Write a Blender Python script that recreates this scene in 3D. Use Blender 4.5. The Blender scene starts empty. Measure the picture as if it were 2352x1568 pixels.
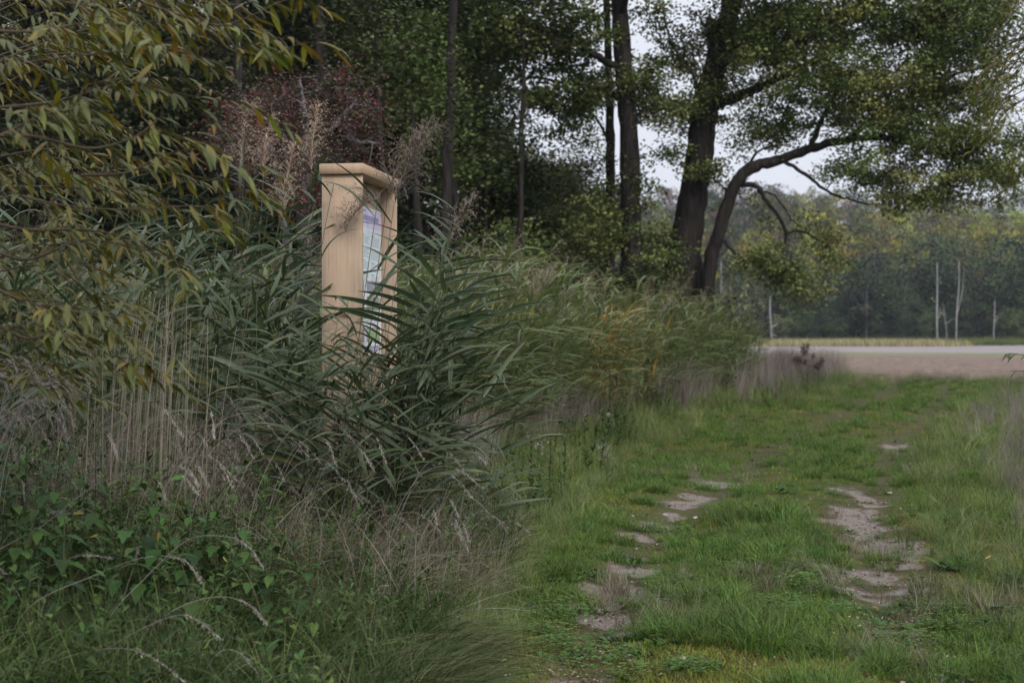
import bpy, math
import numpy as np
from mathutils import Vector

S = bpy.context.scene
COL = S.collection
rad = math.radians

# ------------------------------------------------------------------ camera, sky, sun, exposure
F, HX, HY, CAMZ = 3267.0, 1176.0, 770.0, 1.55      # survey units used to place things at their real distance
cd = bpy.data.cameras.new('camera')
cd.lens = 50.0; cd.sensor_width = 36.0; cd.clip_end = 3000; cd.clip_start = 0.05
cd.dof.use_dof = True; cd.dof.focus_distance = 9.0; cd.dof.aperture_fstop = 3.2
cam = bpy.data.objects.new('camera', cd); COL.objects.link(cam)
cam.location = (0, 0, CAMZ); cam.rotation_euler = (rad(90 - 0.2455), 0, 0)
S.camera = cam

SUN_EL, SUN_AZ = rad(38), rad(150)                 # weak, veiled sun behind the camera's right shoulder
w = bpy.data.worlds.new('World'); S.world = w; w.use_nodes = True
nt = w.node_tree; nt.nodes.clear()
o_ = nt.nodes.new('ShaderNodeOutputWorld'); bg = nt.nodes.new('ShaderNodeBackground')
sky = nt.nodes.new('ShaderNodeTexSky'); sky.sky_type = 'NISHITA'; sky.sun_disc = False
sky.sun_elevation = SUN_EL; sky.sun_rotation = SUN_AZ; sky.dust_density = 3.0
tc = nt.nodes.new('ShaderNodeTexCoord'); sp = nt.nodes.new('ShaderNodeSeparateXYZ')
mr = nt.nodes.new('ShaderNodeMapRange'); mr.inputs['To Min'].default_value = 0.0; mr.inputs['To Max'].default_value = 1.0
cr = nt.nodes.new('ShaderNodeMix'); cr.data_type = 'RGBA'
cr.inputs[6].default_value = (9.3, 9.7, 10.8, 1); cr.inputs[7].default_value = (13.0, 13.5, 14.6, 1)
nz = nt.nodes.new('ShaderNodeTexNoise'); nz.inputs['Scale'].default_value = 2.2; nz.inputs['Detail'].default_value = 5
nm = nt.nodes.new('ShaderNodeMapRange'); nm.inputs['To Min'].default_value = 0.9; nm.inputs['To Max'].default_value = 1.1
mm = nt.nodes.new('ShaderNodeVectorMath'); mm.operation = 'SCALE'
mx = nt.nodes.new('ShaderNodeMix'); mx.data_type = 'RGBA'; mx.inputs[0].default_value = 0.9
L = nt.links.new
L(tc.outputs['Generated'], sp.inputs[0]); L(sp.outputs['Z'], mr.inputs['Value']); L(mr.outputs[0], cr.inputs[0])
L(tc.outputs['Generated'], nz.inputs['Vector']); L(nz.outputs['Fac'], nm.inputs['Value'])
L(cr.outputs[2], mm.inputs[0]); L(nm.outputs[0], mm.inputs['Scale'])
L(sky.outputs[0], mx.inputs[6]); L(mm.outputs[0], mx.inputs[7])
L(mx.outputs[2], bg.inputs['Color']); bg.inputs['Strength'].default_value = 0.1
L(bg.outputs[0], o_.inputs['Surface'])
sd = bpy.data.lights.new('sun', 'SUN'); sd.energy = 2.3; sd.angle = rad(16); sd.color = (1, 0.95, 0.88)
sun = bpy.data.objects.new('sun', sd); COL.objects.link(sun)
sun.rotation_euler = (rad(90) - SUN_EL, 0, math.pi - SUN_AZ)
S.view_settings.view_transform = 'Standard'; S.view_settings.look = 'None'
S.view_settings.exposure = -0.13; S.view_settings.gamma = 1.0; S.view_settings.use_curve_mapping = False
S.cycles.use_denoising = True
S.cycles.max_bounces = 6; S.cycles.diffuse_bounces = 2; S.cycles.transmission_bounces = 4
S.cycles.glossy_bounces = 2; S.cycles.volume_bounces = 0; S.cycles.transparent_max_bounces = 4

# ------------------------------------------------------------------ helpers
def rng(s): return np.random.default_rng(s)
def at(x, y, d):
    """a surveyed bearing (x, y) at distance d -> world point"""
    return np.array([(x - HX) / F * d, d, CAMZ + (HY - y) / F * d])
def hash2(i, j, s):
    h = (i.astype(np.int64) * 374761393 + j.astype(np.int64) * 668265263 + s * 1442695041) & 0x7fffffff
    h = ((h ^ (h >> 13)) * 1274126177) & 0x7fffffff
    return ((h ^ (h >> 16)) & 0xffff) / 65535.0
def vn(x, y, s=0):
    x = np.asarray(x, float); y = np.asarray(y, float)
    i = np.floor(x); j = np.floor(y); u = x - i; v = y - j
    u = u * u * (3 - 2 * u); v = v * v * (3 - 2 * v)
    a = hash2(i, j, s); b = hash2(i + 1, j, s); c = hash2(i, j + 1, s); d = hash2(i + 1, j + 1, s)
    return (a * (1 - u) + b * u) * (1 - v) + (c * (1 - u) + d * u) * v
def fbm(x, y, s=0, o=4):
    r = 0; a = .5; n = 0
    for k in range(o):
        r = r + a * vn(x * 2 ** k, y * 2 ** k, s + k * 17); n += a; a *= .5
    return r / n
def sstep(a, b, x):
    t = np.clip((np.asarray(x, float) - a) / (b - a), 0, 1); return t * t * (3 - 2 * t)

class MB:
    """collects vertices, faces and one colour per vertex, builds ONE mesh"""
    def __init__(s): s.v = []; s.f4 = []; s.f3 = []; s.c = []; s.n = 0
    def add(s, V, F, C):
        V = np.asarray(V, float).reshape(-1, 3); F = np.asarray(F, int)
        C = np.asarray(C, float)
        if C.ndim == 1: C = np.tile(C, (len(V), 1))
        s.v.append(V); s.c.append(C)
        (s.f4 if F.shape[1] == 4 else s.f3).append(F + s.n); s.n += len(V); return s
    def mesh(s, name, smooth=False):
        me = bpy.data.meshes.new(name)
        V = np.concatenate(s.v) if s.v else np.zeros((0, 3)); C = np.concatenate(s.c) if s.c else np.zeros((0, 3))
        f4 = np.concatenate(s.f4) if s.f4 else np.zeros((0, 4), int)
        f3 = np.concatenate(s.f3) if s.f3 else np.zeros((0, 3), int)
        me.vertices.add(len(V)); me.vertices.foreach_set('co', V.ravel())
        li = np.concatenate([f4.ravel(), f3.ravel()]).astype(np.int32)
        me.loops.add(len(li)); me.loops.foreach_set('vertex_index', li)
        tot = np.concatenate([np.full(len(f4), 4), np.full(len(f3), 3)]).astype(np.int32)
        st = np.concatenate([[0], np.cumsum(tot)[:-1]]).astype(np.int32) if len(tot) else tot
        me.polygons.add(len(tot)); me.polygons.foreach_set('loop_start', st); me.polygons.foreach_set('loop_total', tot)
        if smooth: me.polygons.foreach_set('use_smooth', np.ones(len(tot), bool))
        me.update(calc_edges=True)
        a = me.color_attributes.new('Col', 'FLOAT_COLOR', 'POINT')
        a.data.foreach_set('color', np.concatenate([C, np.ones((len(C), 1))], 1).astype(np.float32).ravel())
        return me
    def obj(s, name, mat, parent=None, smooth=False, link=True, loc=None):
        me = s.mesh(name, smooth); me.materials.append(mat)
        o = bpy.data.objects.new(name, me)
        if link: COL.objects.link(o)
        if parent is not None: o.parent = parent
        if loc is not None: o.location = loc
        return o

def tag(o, label=None, cat=None, group=None, kind=None):
    if label: o['label'] = label
    if cat: o['category'] = cat
    if group: o['group'] = group
    if kind: o['kind'] = kind
    return o
def empty(name, loc, label, cat, group=None, rz=0):
    o = bpy.data.objects.new(name, None); COL.objects.link(o); o.location = tuple(loc); o.rotation_euler = (0, 0, rz)
    o.empty_display_size = .1
    return tag(o, label, cat, group)
def put(name, me, parent=None, loc=(0, 0, 0), rot=(0, 0, 0), sc=1.0):
    o = bpy.data.objects.new(name, me); COL.objects.link(o)
    if parent is not None: o.parent = parent
    o.location = tuple(loc); o.rotation_euler = rot
    o.scale = (sc, sc, sc) if np.isscalar(sc) else sc
    return o
def copy_thing(src, loc, rz=0, sc=1.0, label=None, group=None):
    r = src.copy(); COL.objects.link(r); r.location = tuple(loc); r.rotation_euler = (0, 0, rz); r.scale = (sc,) * 3
    if label: r['label'] = label
    if group: r['group'] = group
    for ch in KIDS.get(src.name, []):
        c = ch.copy(); COL.objects.link(c); c.parent = r
    return r
KIDS = {}

def blades(P, az, Ln, W, th0, th1, seg=4, pw=1.0, prof='grass', twist=0.0, col=(.1, .1, .1), tip=None, cup=0.0):
    """curved strips: P base points, az heading, th angle from the vertical at base and tip"""
    P = np.asarray(P, float).reshape(-1, 3); n = len(P)
    B = lambda a: np.broadcast_to(np.asarray(a, float), (n,)).copy()
    az, Ln, W, th0, th1, twist = map(B, (az, Ln, W, th0, th1, twist))
    t = np.linspace(0, 1, seg + 1)
    th = th0[:, None] + (th1 - th0)[:, None] * t[None] ** pw
    h = np.stack([np.cos(az), np.sin(az), 0 * az], 1)
    D = np.sin(th)[..., None] * h[:, None] + np.cos(th)[..., None] * np.array([0, 0, 1.0])
    st = (D[:, :-1] + D[:, 1:]) * .5 * (Ln / seg)[:, None, None]
    C = P[:, None] + np.concatenate([np.zeros((n, 1, 3)), np.cumsum(st, 1)], 1)
    side = np.stack([-np.sin(az), np.cos(az), 0 * az], 1)[:, None] + 0 * D
    N = np.cross(side, D)
    tw = (twist[:, None] * t[None])[..., None]
    Sd = side * np.cos(tw) + N * np.sin(tw)
    if prof == 'grass': wd = np.clip(1 - t ** 2.2, .04, 1) * (0.75 + .25 * np.sin(np.pi * t))
    elif prof == 'leaf': wd = np.clip(np.sin(np.pi * np.clip(t, 0.0, 1) ** .8), .06, 1)
    elif prof == 'reed': wd = np.clip((1 - t) ** .75 * (0.55 + 1.3 * np.clip(t * 3.5, 0, 1) ** 1) / 1.5, .02, 1)
    else: wd = np.linspace(1, .5, seg + 1)
    hw = (W[:, None] * wd[None] * .5)[..., None]
    col = np.asarray(col, float); col = np.tile(col, (n, 1)) if col.ndim == 1 else col
    tipc = col if tip is None else (np.tile(np.asarray(tip, float), (n, 1)) if np.ndim(tip) == 1 else tip)
    k = 2 if cup == 0 else 3
    if k == 2: V = np.stack([C - Sd * hw, C + Sd * hw], 2)
    else:
        N2 = np.cross(Sd, D)
        up = N2 * hw * cup
        V = np.stack([C - Sd * hw + up, C, C + Sd * hw + up], 2)
    cc = col[:, None] * (1 - t)[None, :, None] + tipc[:, None] * t[None, :, None]
    CC = np.repeat(cc[:, :, None], k, 2).reshape(-1, 3)
    b = (np.arange(n) * (seg + 1) * k)[:, None, None] + (np.arange(seg) * k)[None, :, None] + np.arange(k - 1)[None, None]
    Fc = np.stack([b, b + 1, b + k + 1, b + k], -1).reshape(-1, 4)
    return V.reshape(-1, 3), Fc, CC

def cards(P, size, r, up=0.6, asp=0.65, col=(.1, .1, .1), droop=0.0):
    """small folded leaf diamonds, random headings, normals leaning to the vertical by `up`"""
    P = np.asarray(P, float); n = len(P); size = np.broadcast_to(size, (n,))
    N = r.normal(size=(n, 3)); N /= np.linalg.norm(N, axis=1)[:, None]
    N[:, 2] = np.abs(N[:, 2]); N = N * (1 - up) + np.array([0, 0, up]); N /= np.linalg.norm(N, axis=1)[:, None]
    T = r.normal(size=(n, 3)); T[:, 2] -= droop; T -= N * (T * N).sum(1)[:, None]; T /= np.linalg.norm(T, axis=1)[:, None] + 1e-9
    Bv = np.cross(N, T)
    s = size[:, None]; f = N * s * .12
    V = np.stack([P - T * s * .5, P + Bv * s * asp * .5 + f, P + T * s * .5 - f, P - Bv * s * asp * .5 + f], 1)
    b = (np.arange(n) * 4)[:, None]
    Fc = np.concatenate([b + np.array([[0, 1, 2]]), b + np.array([[0, 2, 3]])], 0)
    col = np.asarray(col, float); col = np.tile(col, (n, 1)) if col.ndim == 1 else col
    return V.reshape(-1, 3), Fc, np.repeat(col, 4, 0)

def tube(P, R, k=6, col=(.1, .1, .1), cap=True):
    P = np.asarray(P, float); m = len(P); R = np.broadcast_to(np.asarray(R, float), (m,))
    T = np.gradient(P, axis=0); T /= np.linalg.norm(T, axis=1)[:, None] + 1e-9
    ref = np.array([0, 0, 1.0]) if abs(T[0, 2]) < .8 else np.array([1.0, 0, 0])
    A = np.cross(T, ref); A /= np.linalg.norm(A, axis=1)[:, None] + 1e-9; Bv = np.cross(T, A)
    a = np.linspace(0, 2 * np.pi, k, endpoint=False)
    V = P[:, None] + R[:, None, None] * (np.cos(a)[None, :, None] * A[:, None] + np.sin(a)[None, :, None] * Bv[:, None])
    i = np.arange(m - 1)[:, None] * k; j = np.arange(k)[None]; j2 = (j + 1) % k
    Fc = np.stack([i + j, i + j2, i + k + j2, i + k + j], -1).reshape(-1, 4)
    return V.reshape(-1, 3), Fc, np.tile(np.asarray(col, float), (m * k, 1))
def smooth_line(P, n=24, R=None):
    P = np.asarray(P, float); m = len(P)
    t = np.linspace(0, m - 1, n); i = np.clip(t.astype(int), 0, m - 2); u = (t - i)[:, None]
    p0 = P[np.clip(i - 1, 0, m - 1)]; p1 = P[i]; p2 = P[i + 1]; p3 = P[np.clip(i + 2, 0, m - 1)]
    Q = .5 * ((2 * p1) + (-p0 + p2) * u + (2 * p0 - 5 * p1 + 4 * p2 - p3) * u ** 2 + (-p0 + 3 * p1 - 3 * p2 + p3) * u ** 3)
    if R is None: return Q
    return Q, np.interp(t, np.arange(m), R)
def box(mb, c, sx, sy, sz, col, R=None, bev=.004):
    """bevelled box: axes rows of R"""
    R = np.eye(3) if R is None else R
    h = np.array([sx, sy, sz]) / 2; V = []; b = bev
    pts = []
    for z, ins in ((-1, b), (-1, 0), (1, 0), (1, b)):
        zz = z * h[2] if ins else z * (h[2] - b)
        xx = h[0] - ins; yy = h[1] - ins; q = b
        ring = [(-xx + q, -yy), (xx - q, -yy), (xx, -yy + q), (xx, yy - q), (xx - q, yy), (-xx + q, yy), (-xx, yy - q), (-xx, -yy + q)]
        pts += [(p[0], p[1], zz) for p in ring]
    V = np.array(pts) @ R + np.asarray(c)
    Fq = []
    for k in range(3):
        for j in range(8):
            Fq.append((k * 8 + j, k * 8 + (j + 1) % 8, (k + 1) * 8 + (j + 1) % 8, (k + 1) * 8 + j))
    Fq += [(7, 2, 1, 0), (7, 6, 3, 2), (6, 5, 4, 3)]
    Fq += [(24, 25, 26, 31), (31, 26, 27, 30), (30, 27, 28, 29)]
    mb.add(V, Fq, col)

def vary(base, n, r, a=.25, hue=.08):
    c = np.tile(np.asarray(base, float), (n, 1)) * (1 + a * r.uniform(-1, 1, (n, 1)))
    return np.clip(c * (1 + hue * r.uniform(-1, 1, (n, 3))), 0, 1)
def pick(cols, n, r, p=None, a=.25, hue=.08):
    cols = np.asarray(cols, float); return np.clip(cols[r.choice(len(cols), n, p=p)] * (1 + a * r.uniform(-1, 1, (n, 1))) * (1 + hue * r.uniform(-1, 1, (n, 3))), 0, 1)

# ------------------------------------------------------------------ materials
def new_mat(name):
    m = bpy.data.materials.new(name); m.use_nodes = True; t = m.node_tree
    return m, t, t.nodes['Principled BSDF'], t.nodes['Material Output']
def leaf_mat(name, trans=.3, rough=.5, spec=.35, back=None, vr=.25, hr=.02, spots=0.0):
    m, t, p, o = new_mat(name); n = t.nodes.new; l = t.links.new
    a = n('ShaderNodeAttribute'); a.attribute_name = 'Col'
    oi = n('ShaderNodeObjectInfo')
    v = n('ShaderNodeMapRange'); v.inputs['To Min'].default_value = 1 - vr; v.inputs['To Max'].default_value = 1 + vr; l(oi.outputs['Random'], v.inputs['Value'])
    wn = n('ShaderNodeMath'); wn.operation = 'MULTIPLY'; wn.inputs[1].default_value = 7.31; l(oi.outputs['Random'], wn.inputs[0])
    fr = n('ShaderNodeMath'); fr.operation = 'FRACT'; l(wn.outputs[0], fr.inputs[0])
    h = n('ShaderNodeMapRange'); h.inputs['To Min'].default_value = .5 - hr; h.inputs['To Max'].default_value = .5 + hr; l(fr.outputs[0], h.inputs['Value'])
    hs = n('ShaderNodeHueSaturation'); l(a.outputs['Color'], hs.inputs['Color']); l(v.outputs[0], hs.inputs['Value']); l(h.outputs[0], hs.inputs['Hue'])
    out = hs.outputs[0]
    if spots:
        tcx = n('ShaderNodeTexCoord'); nn = n('ShaderNodeTexNoise'); nn.inputs['Scale'].default_value = spots; nn.inputs['Detail'].default_value = 2
        l(tcx.outputs['Object'], nn.inputs['Vector'])
        rp = n('ShaderNodeMapRange'); rp.inputs['From Min'].default_value = .55; rp.inputs['From Max'].default_value = .68; rp.inputs['To Max'].default_value = .7; l(nn.outputs['Fac'], rp.inputs['Value'])
        mz = n('ShaderNodeMix'); mz.data_type = 'RGBA'; mz.inputs[7].default_value = (.20, .12, .03, 1); l(rp.outputs[0], mz.inputs[0]); l(out, mz.inputs[6]); out = mz.outputs[2]
    if back is not None:
        g = n('ShaderNodeNewGeometry'); mz = n('ShaderNodeMix'); mz.data_type = 'RGBA'
        l(g.outputs['Backfacing'], mz.inputs[0]); l(out, mz.inputs[6])
        ml = n('ShaderNodeMix'); ml.data_type = 'RGBA'; ml.inputs[0].default_value = .55; l(out, ml.inputs[6]); ml.inputs[7].default_value = (*back, 1)
        l(ml.outputs[2], mz.inputs[7]); out = mz.outputs[2]
    l(out, p.inputs['Base Color']); p.inputs['Roughness'].default_value = rough; p.inputs['Specular IOR Level'].default_value = spec
    tr = n('ShaderNodeBsdfTranslucent'); l(out, tr.inputs['Color'])
    ms = n('ShaderNodeMixShader'); ms.inputs[0].default_value = trans
    l(p.outputs[0], ms.inputs[1]); l(tr.outputs[0], ms.inputs[2]); l(ms.outputs[0], o.inputs['Surface'])
    return m
M_LEAF = leaf_mat('tree_leaf', .2, .5, .3)
M_GRASS = leaf_mat('grass_blade', .22, .55, .22, vr=.3, hr=.02)
M_DRY = leaf_mat('dry_stalk', .15, .65, .2, vr=.3, hr=.01)
M_REED = leaf_mat('reed_leaf', .22, .42, .35, vr=.2, hr=.015, back=(.10, .13, .08))
M_WILLOW = leaf_mat('willow_leaf', .25, .5, .25, back=(.11, .125, .07), vr=.3, hr=.03, spots=60)
M_FAR = leaf_mat('woodland_leaf', .15, .6, .2, vr=.45, hr=.035)
def rough_mat(name, c1, c2, scale, rough=.85, bump=.3, detail=6, stretch=(1, 1, 1), dist=.02, use_col=False):
    m, t, p, o = new_mat(name); n = t.nodes.new; l = t.links.new
    tcx = n('ShaderNodeTexCoord'); mp = n('ShaderNodeMapping'); mp.inputs['Scale'].default_value = stretch
    nn = n('ShaderNodeTexNoise'); nn.inputs['Scale'].default_value = scale; nn.inputs['Detail'].default_value = detail
    l(tcx.outputs['Object'], mp.inputs[0]); l(mp.outputs[0], nn.inputs['Vector'])
    r = n('ShaderNodeMapRange'); r.inputs['From Min'].default_value = .3; r.inputs['From Max'].default_value = .7; l(nn.outputs['Fac'], r.inputs['Value'])
    mz = n('ShaderNodeMix'); mz.data_type = 'RGBA'; mz.inputs[6].default_value = (*c1, 1); mz.inputs[7].default_value = (*c2, 1); l(r.outputs[0], mz.inputs[0])
    out = mz.outputs[2]
    if use_col:
        a = n('ShaderNodeAttribute'); a.attribute_name = 'Col'; mu = n('ShaderNodeMix'); mu.data_type = 'RGBA'; mu.blend_type = 'MULTIPLY'; mu.inputs[0].default_value = 1
        l(out, mu.inputs[6]); l(a.outputs['Color'], mu.inputs[7]); out = mu.outputs[2]
    l(out, p.inputs['Base Color']); p.inputs['Roughness'].default_value = rough; p.inputs['Specular IOR Level'].default_value = .25
    b = n('ShaderNodeBump'); b.inputs['Strength'].default_value = bump; b.inputs['Distance'].default_value = dist
    l(nn.outputs['Fac'], b.inputs['Height']); l(b.outputs[0], p.inputs['Normal'])
    return m
M_BARK = rough_mat('bark', (.009, .0075, .0065), (.038, .032, .028), 12, stretch=(1, 1, .18), bump=1.0, dist=.05)
M_TWIG = rough_mat('twig', (.05, .035, .022), (.10, .075, .05), 30)
M_GTWIG = rough_mat('grey_twig', (.09, .08, .085), (.20, .18, .19), 30)
M_BIRCH = rough_mat('pale_bark', (.16, .155, .16), (.32, .31, .31), 1.5, stretch=(1, 1, .5), bump=.2)

# ------------------------------------------------------------------ land: track, ruts, height
TY = np.array([2, 4.6, 6.6, 8.4, 10, 13, 17, 22, 27, 35, 46, 60.])
TXc = np.array([.85, .95, 1.15, 1.4, 1.75, 2.45, 3.6, 5.2, 7.0, 9.8, 13.2, 17.])
TL = np.array([-.8, -.55, -.3, -.05, .12, .55, 1.25, 2.5, 4.3, 8.2, 12.2, 16.])
TR = np.array([2.7, 2.75, 2.7, 2.9, 3.15, 3.9, 5.0, 6.6, 8.2, 11.6, 16.0, 21.])
def tcen(y): return np.interp(y, TY, TXc)
def tl(y): return np.interp(y, TY, TL)
def tr_(y): return np.interp(y, TY, TR)
PATCH = [(1965, 1180, 62, 26), (2035, 1238, 66, 26), (1992, 1132, 34, 16), (1955, 1330, 60, 14), (2020, 1300, 80, 13), (2080, 1330, 50, 10), (1560, 1146, 44, 10),
         (1540, 1166, 30, 9), (1415, 1338, 60, 18), (1395, 1395, 44, 14), (1440, 1432, 34, 6), (1295, 1540, 42, 7), (1395, 1530, 20, 5), (1470, 1216, 34, 8), (2075, 1282, 36, 8),
         (1450, 1262, 34, 8), (1985, 1408, 40, 5), (2060, 1425, 60, 6), (1640, 1100, 40, 6), (2060, 1020, 40, 7), (1180, 1570, 50, 8), (1440, 1290, 50, 10), (1500, 1192, 40, 8), (1380, 1368, 50, 8), (2010, 1350, 60, 8), (1590, 1128, 40, 6)]
PW = []
for (x, y, a, b) in PATCH:
    d = CAMZ * F / (y - HY); d0 = CAMZ * F / (y + b - HY); PW.append(((x - HX) / F * d, d, 1.0 * a / F * d, .9 * (d - d0)))
def bare(x, y):
    x = np.asarray(x, float); y = np.asarray(y, float)
    n1 = fbm(x * 2.2, y * 1.3, 5) - .5; n2 = fbm(x * 9, y * 7, 9) - .5
    r = np.zeros_like(x)
    for (cx, cy, a, b) in PW:
        q = np.sqrt(((x - cx) / a) ** 2 + ((y - cy) / b) ** 2)
        r = np.maximum(r, sstep(1.45, .7, q + n1 * 2.2 + n2 * 2.2))
    return r
def rut(x, y):
    s = x - tcen(y); return np.exp(-((s - .82) / .3) ** 2) + np.exp(-((s + .82) / .3) ** 2)
def hz(x, y):
    x = np.asarray(x, float); y = np.asarray(y, float)
    fade = sstep(70, 30, y) * sstep(-30, 0, y)
    h = (.10 * (fbm(x / 3.5, y / 3.5, 1) - .5) + .035 * (fbm(x / .45, y / .45, 2, 3) - .5)) * fade
    h = h - .05 * rut(x, y) * fade
    h = h + .14 * sstep(.0, -1.8, x - tl(y)) * fade
    hill = sstep(205, 430, y + 12 * np.sin(x / 60)) * (25 + 4 * np.sin(x / 75 + .6) + 2 * np.sin(x / 31))
    return h + hill
def P3(x, y, dz=0): return np.stack([x, y, hz(x, y) + dz], -1)

def axis(a, b, step, out, k, g=1.12):
    core = np.arange(a, b, step); l = [core[-1]]; s = step
    while l[-1] < out: s *= g; l.append(l[-1] + s)
    return core, np.array(l[1:])
cx, rx = axis(-3.2, 6.2, .06, 700, 1, 1.13); lx = []; s = .06; v = -3.2
while v > -700: s *= 1.13; v -= s; lx.append(v)
xs = np.concatenate([np.array(lx)[::-1], cx, rx])
cy, ry = axis(5.0, 17, .06, 900, 1, 1.035); ly = []; s = .1; v = 5.0
while v > -120: s *= 1.25; v -= s; ly.append(v)
ys = np.concatenate([np.array(ly)[::-1], cy, ry])
GX, GY = np.meshgrid(xs, ys); GX = GX.ravel(); GY = GY.ravel()
bz = np.where((GY > 4) & (GY < 50) & (np.abs(GX) < 25), bare(GX, GY), 0)
V = np.stack([GX, GY, hz(GX, GY) - .012 * bz], 1); nx, ny = len(xs), len(ys)
ii = (np.arange(ny - 1)[:, None] * nx + np.arange(nx - 1)[None]).ravel()
Fg = np.stack([ii, ii + 1, ii + nx + 1, ii + nx], 1)
# kind of soil per vertex: R = bare sand, G = worn moss turf, B = forest floor
wear = np.clip(rut(GX, GY) * .8, 0, 1) * ((GY > 3) & (GY < 46))
C = np.stack([bz, wear, (GY > 200).astype(float)], 1)
M_GROUND, t, p, o = new_mat('soil'); n = t.nodes.new; l = t.links.new
a = n('ShaderNodeAttribute'); a.attribute_name = 'Col'; sx = n('ShaderNodeSeparateColor'); l(a.outputs['Color'], sx.inputs[0])
tcx = n('ShaderNodeTexCoord')
def noise(scale, detail=5):
    q = n('ShaderNodeTexNoise'); q.inputs['Scale'].default_value = scale; q.inputs['Detail'].default_value = detail; l(tcx.outputs['Object'], q.inputs['Vector']); return q
def mixc(f, c1, c2):
    q = n('ShaderNodeMix'); q.data_type = 'RGBA'
    for k, c in ((0, f), (6, c1), (7, c2)):
        if hasattr(c, 'is_linked'): l(c, q.inputs[k])
        else: q.inputs[k].default_value = (*c, 1) if k else c
    return q.outputs[2]
def ramp(s, a_, b_):
    q = n('ShaderNodeMapRange'); q.inputs['From Min'].default_value = a_; q.inputs['From Max'].default_value = b_; l(s, q.inputs['Value']); return q.outputs[0]
n1 = noise(3); n2 = noise(45, 6); n3 = noise(180, 3)
turf = mixc(ramp(n1.outputs['Fac'], .35, .65), (.05, .065, .018), (.085, .09, .03))
turf = mixc(ramp(n2.outputs['Fac'], .5, .7), turf, (.05, .038, .022))
worn = mixc(ramp(n2.outputs['Fac'], .4, .65), (.085, .07, .04), (.07, .085, .028))
sand = mixc(ramp(n2.outputs['Fac'], .35, .6), (.14, .115, .098), (.28, .238, .212))
sand = mixc(ramp(n3.outputs['Fac'], .60, .68), sand, (.06, .045, .035))
sand = mixc(ramp(n1.outputs['Fac'], .5, .62), sand, (.22, .19, .175))
c_ = mixc(sx.outputs[1], turf, worn); c_ = mixc(ramp(sx.outputs[0], .02, .3), c_, (.10, .078, .058)); c_ = mixc(ramp(sx.outputs[0], .3, .75), c_, sand); c_ = mixc(sx.outputs[2], c_, (.03, .03, .02))
l(c_, p.inputs['Base Color']); p.inputs['Roughness'].default_value = .95; p.inputs['Specular IOR Level'].default_value = .15
b = n('ShaderNodeBump'); b.inputs['Strength'].default_value = .7; b.inputs['Distance'].default_value = .02; l(n2.outputs['Fac'], b.inputs['Height']); l(b.outputs[0], p.inputs['Normal'])
g = MB().add(V, Fg, C).obj('ground', M_GROUND, smooth=True); tag(g, 'grassy ground with a curving mown track and two worn wheel ruts', kind='structure')

# ploughed field beyond the end of the track
fx = np.concatenate([np.linspace(-90, -20, 20), np.linspace(-19, 90, 260), np.linspace(92, 260, 40)])
fy = np.concatenate([np.linspace(46, 80, 130), np.linspace(80.6, 200, 110)])
FX, FY = np.meshgrid(fx, fy); FX = FX.ravel(); FY = FY.ravel()
edge = 47 + 1.6 * (fbm(FX / 3, FX * 0, 3) - .5) * 2 + .02 * FX
FY = np.where(FY < 60, edge + (FY - 46) * (60 - edge) / 14, FY)
FZ = hz(FX, FY) + .014 + .13 * (fbm(FX * 1.3, FY * 1.3, 4, 3)) * sstep(47, 49, FY)
ii = (np.arange(len(fy) - 1)[:, None] * len(fx) + np.arange(len(fx) - 1)[None]).ravel()
M_FIELD, t, p, o = new_mat('field_soil'); n = t.nodes.new; l = t.links.new
tcx = n('ShaderNodeTexCoord'); s3 = n('ShaderNodeSeparateXYZ'); l(tcx.outputs['Object'], s3.inputs[0])
n1 = noise(.5); n2 = noise(3.5, 6); n4 = noise(.06, 3)
soil = mixc(ramp(n2.outputs['Fac'], .35, .65), (.10, .068, .05), (.25, .175, .135))
soil = mixc(ramp(n1.outputs['Fac'], .55, .75), soil, (.15, .12, .075))
wob = n('ShaderNodeMath'); wob.operation = 'MULTIPLY_ADD'; wob.inputs[1].default_value = 34; l(n4.outputs['Fac'], wob.inputs[0]); l(s3.outputs['Y'], wob.inputs[2])
soil = mixc(ramp(wob.outputs[0], 112, 117), soil, (.16, .165, .075))
soil = mixc(ramp(wob.outputs[0], 130, 144), soil, (.27, .24, .24))
l(soil, p.inputs['Base Color']); p.inputs['Roughness'].default_value = .95
b = n('ShaderNodeBump'); b.inputs['Strength'].default_value = .8; b.inputs['Distance'].default_value = .08; l(n2.outputs['Fac'], b.inputs['Height']); l(b.outputs[0], p.inputs['Normal'])
fo = MB().add(np.stack([FX, FY, FZ], 1), np.stack([ii, ii + 1, ii + len(fx) + 1, ii + len(fx)], 1), (1, 1, 1)).obj('ploughed_field', M_FIELD, smooth=True)
tag(fo, 'bare brown harvested field with a pale strip before the woods', kind='structure')

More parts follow.
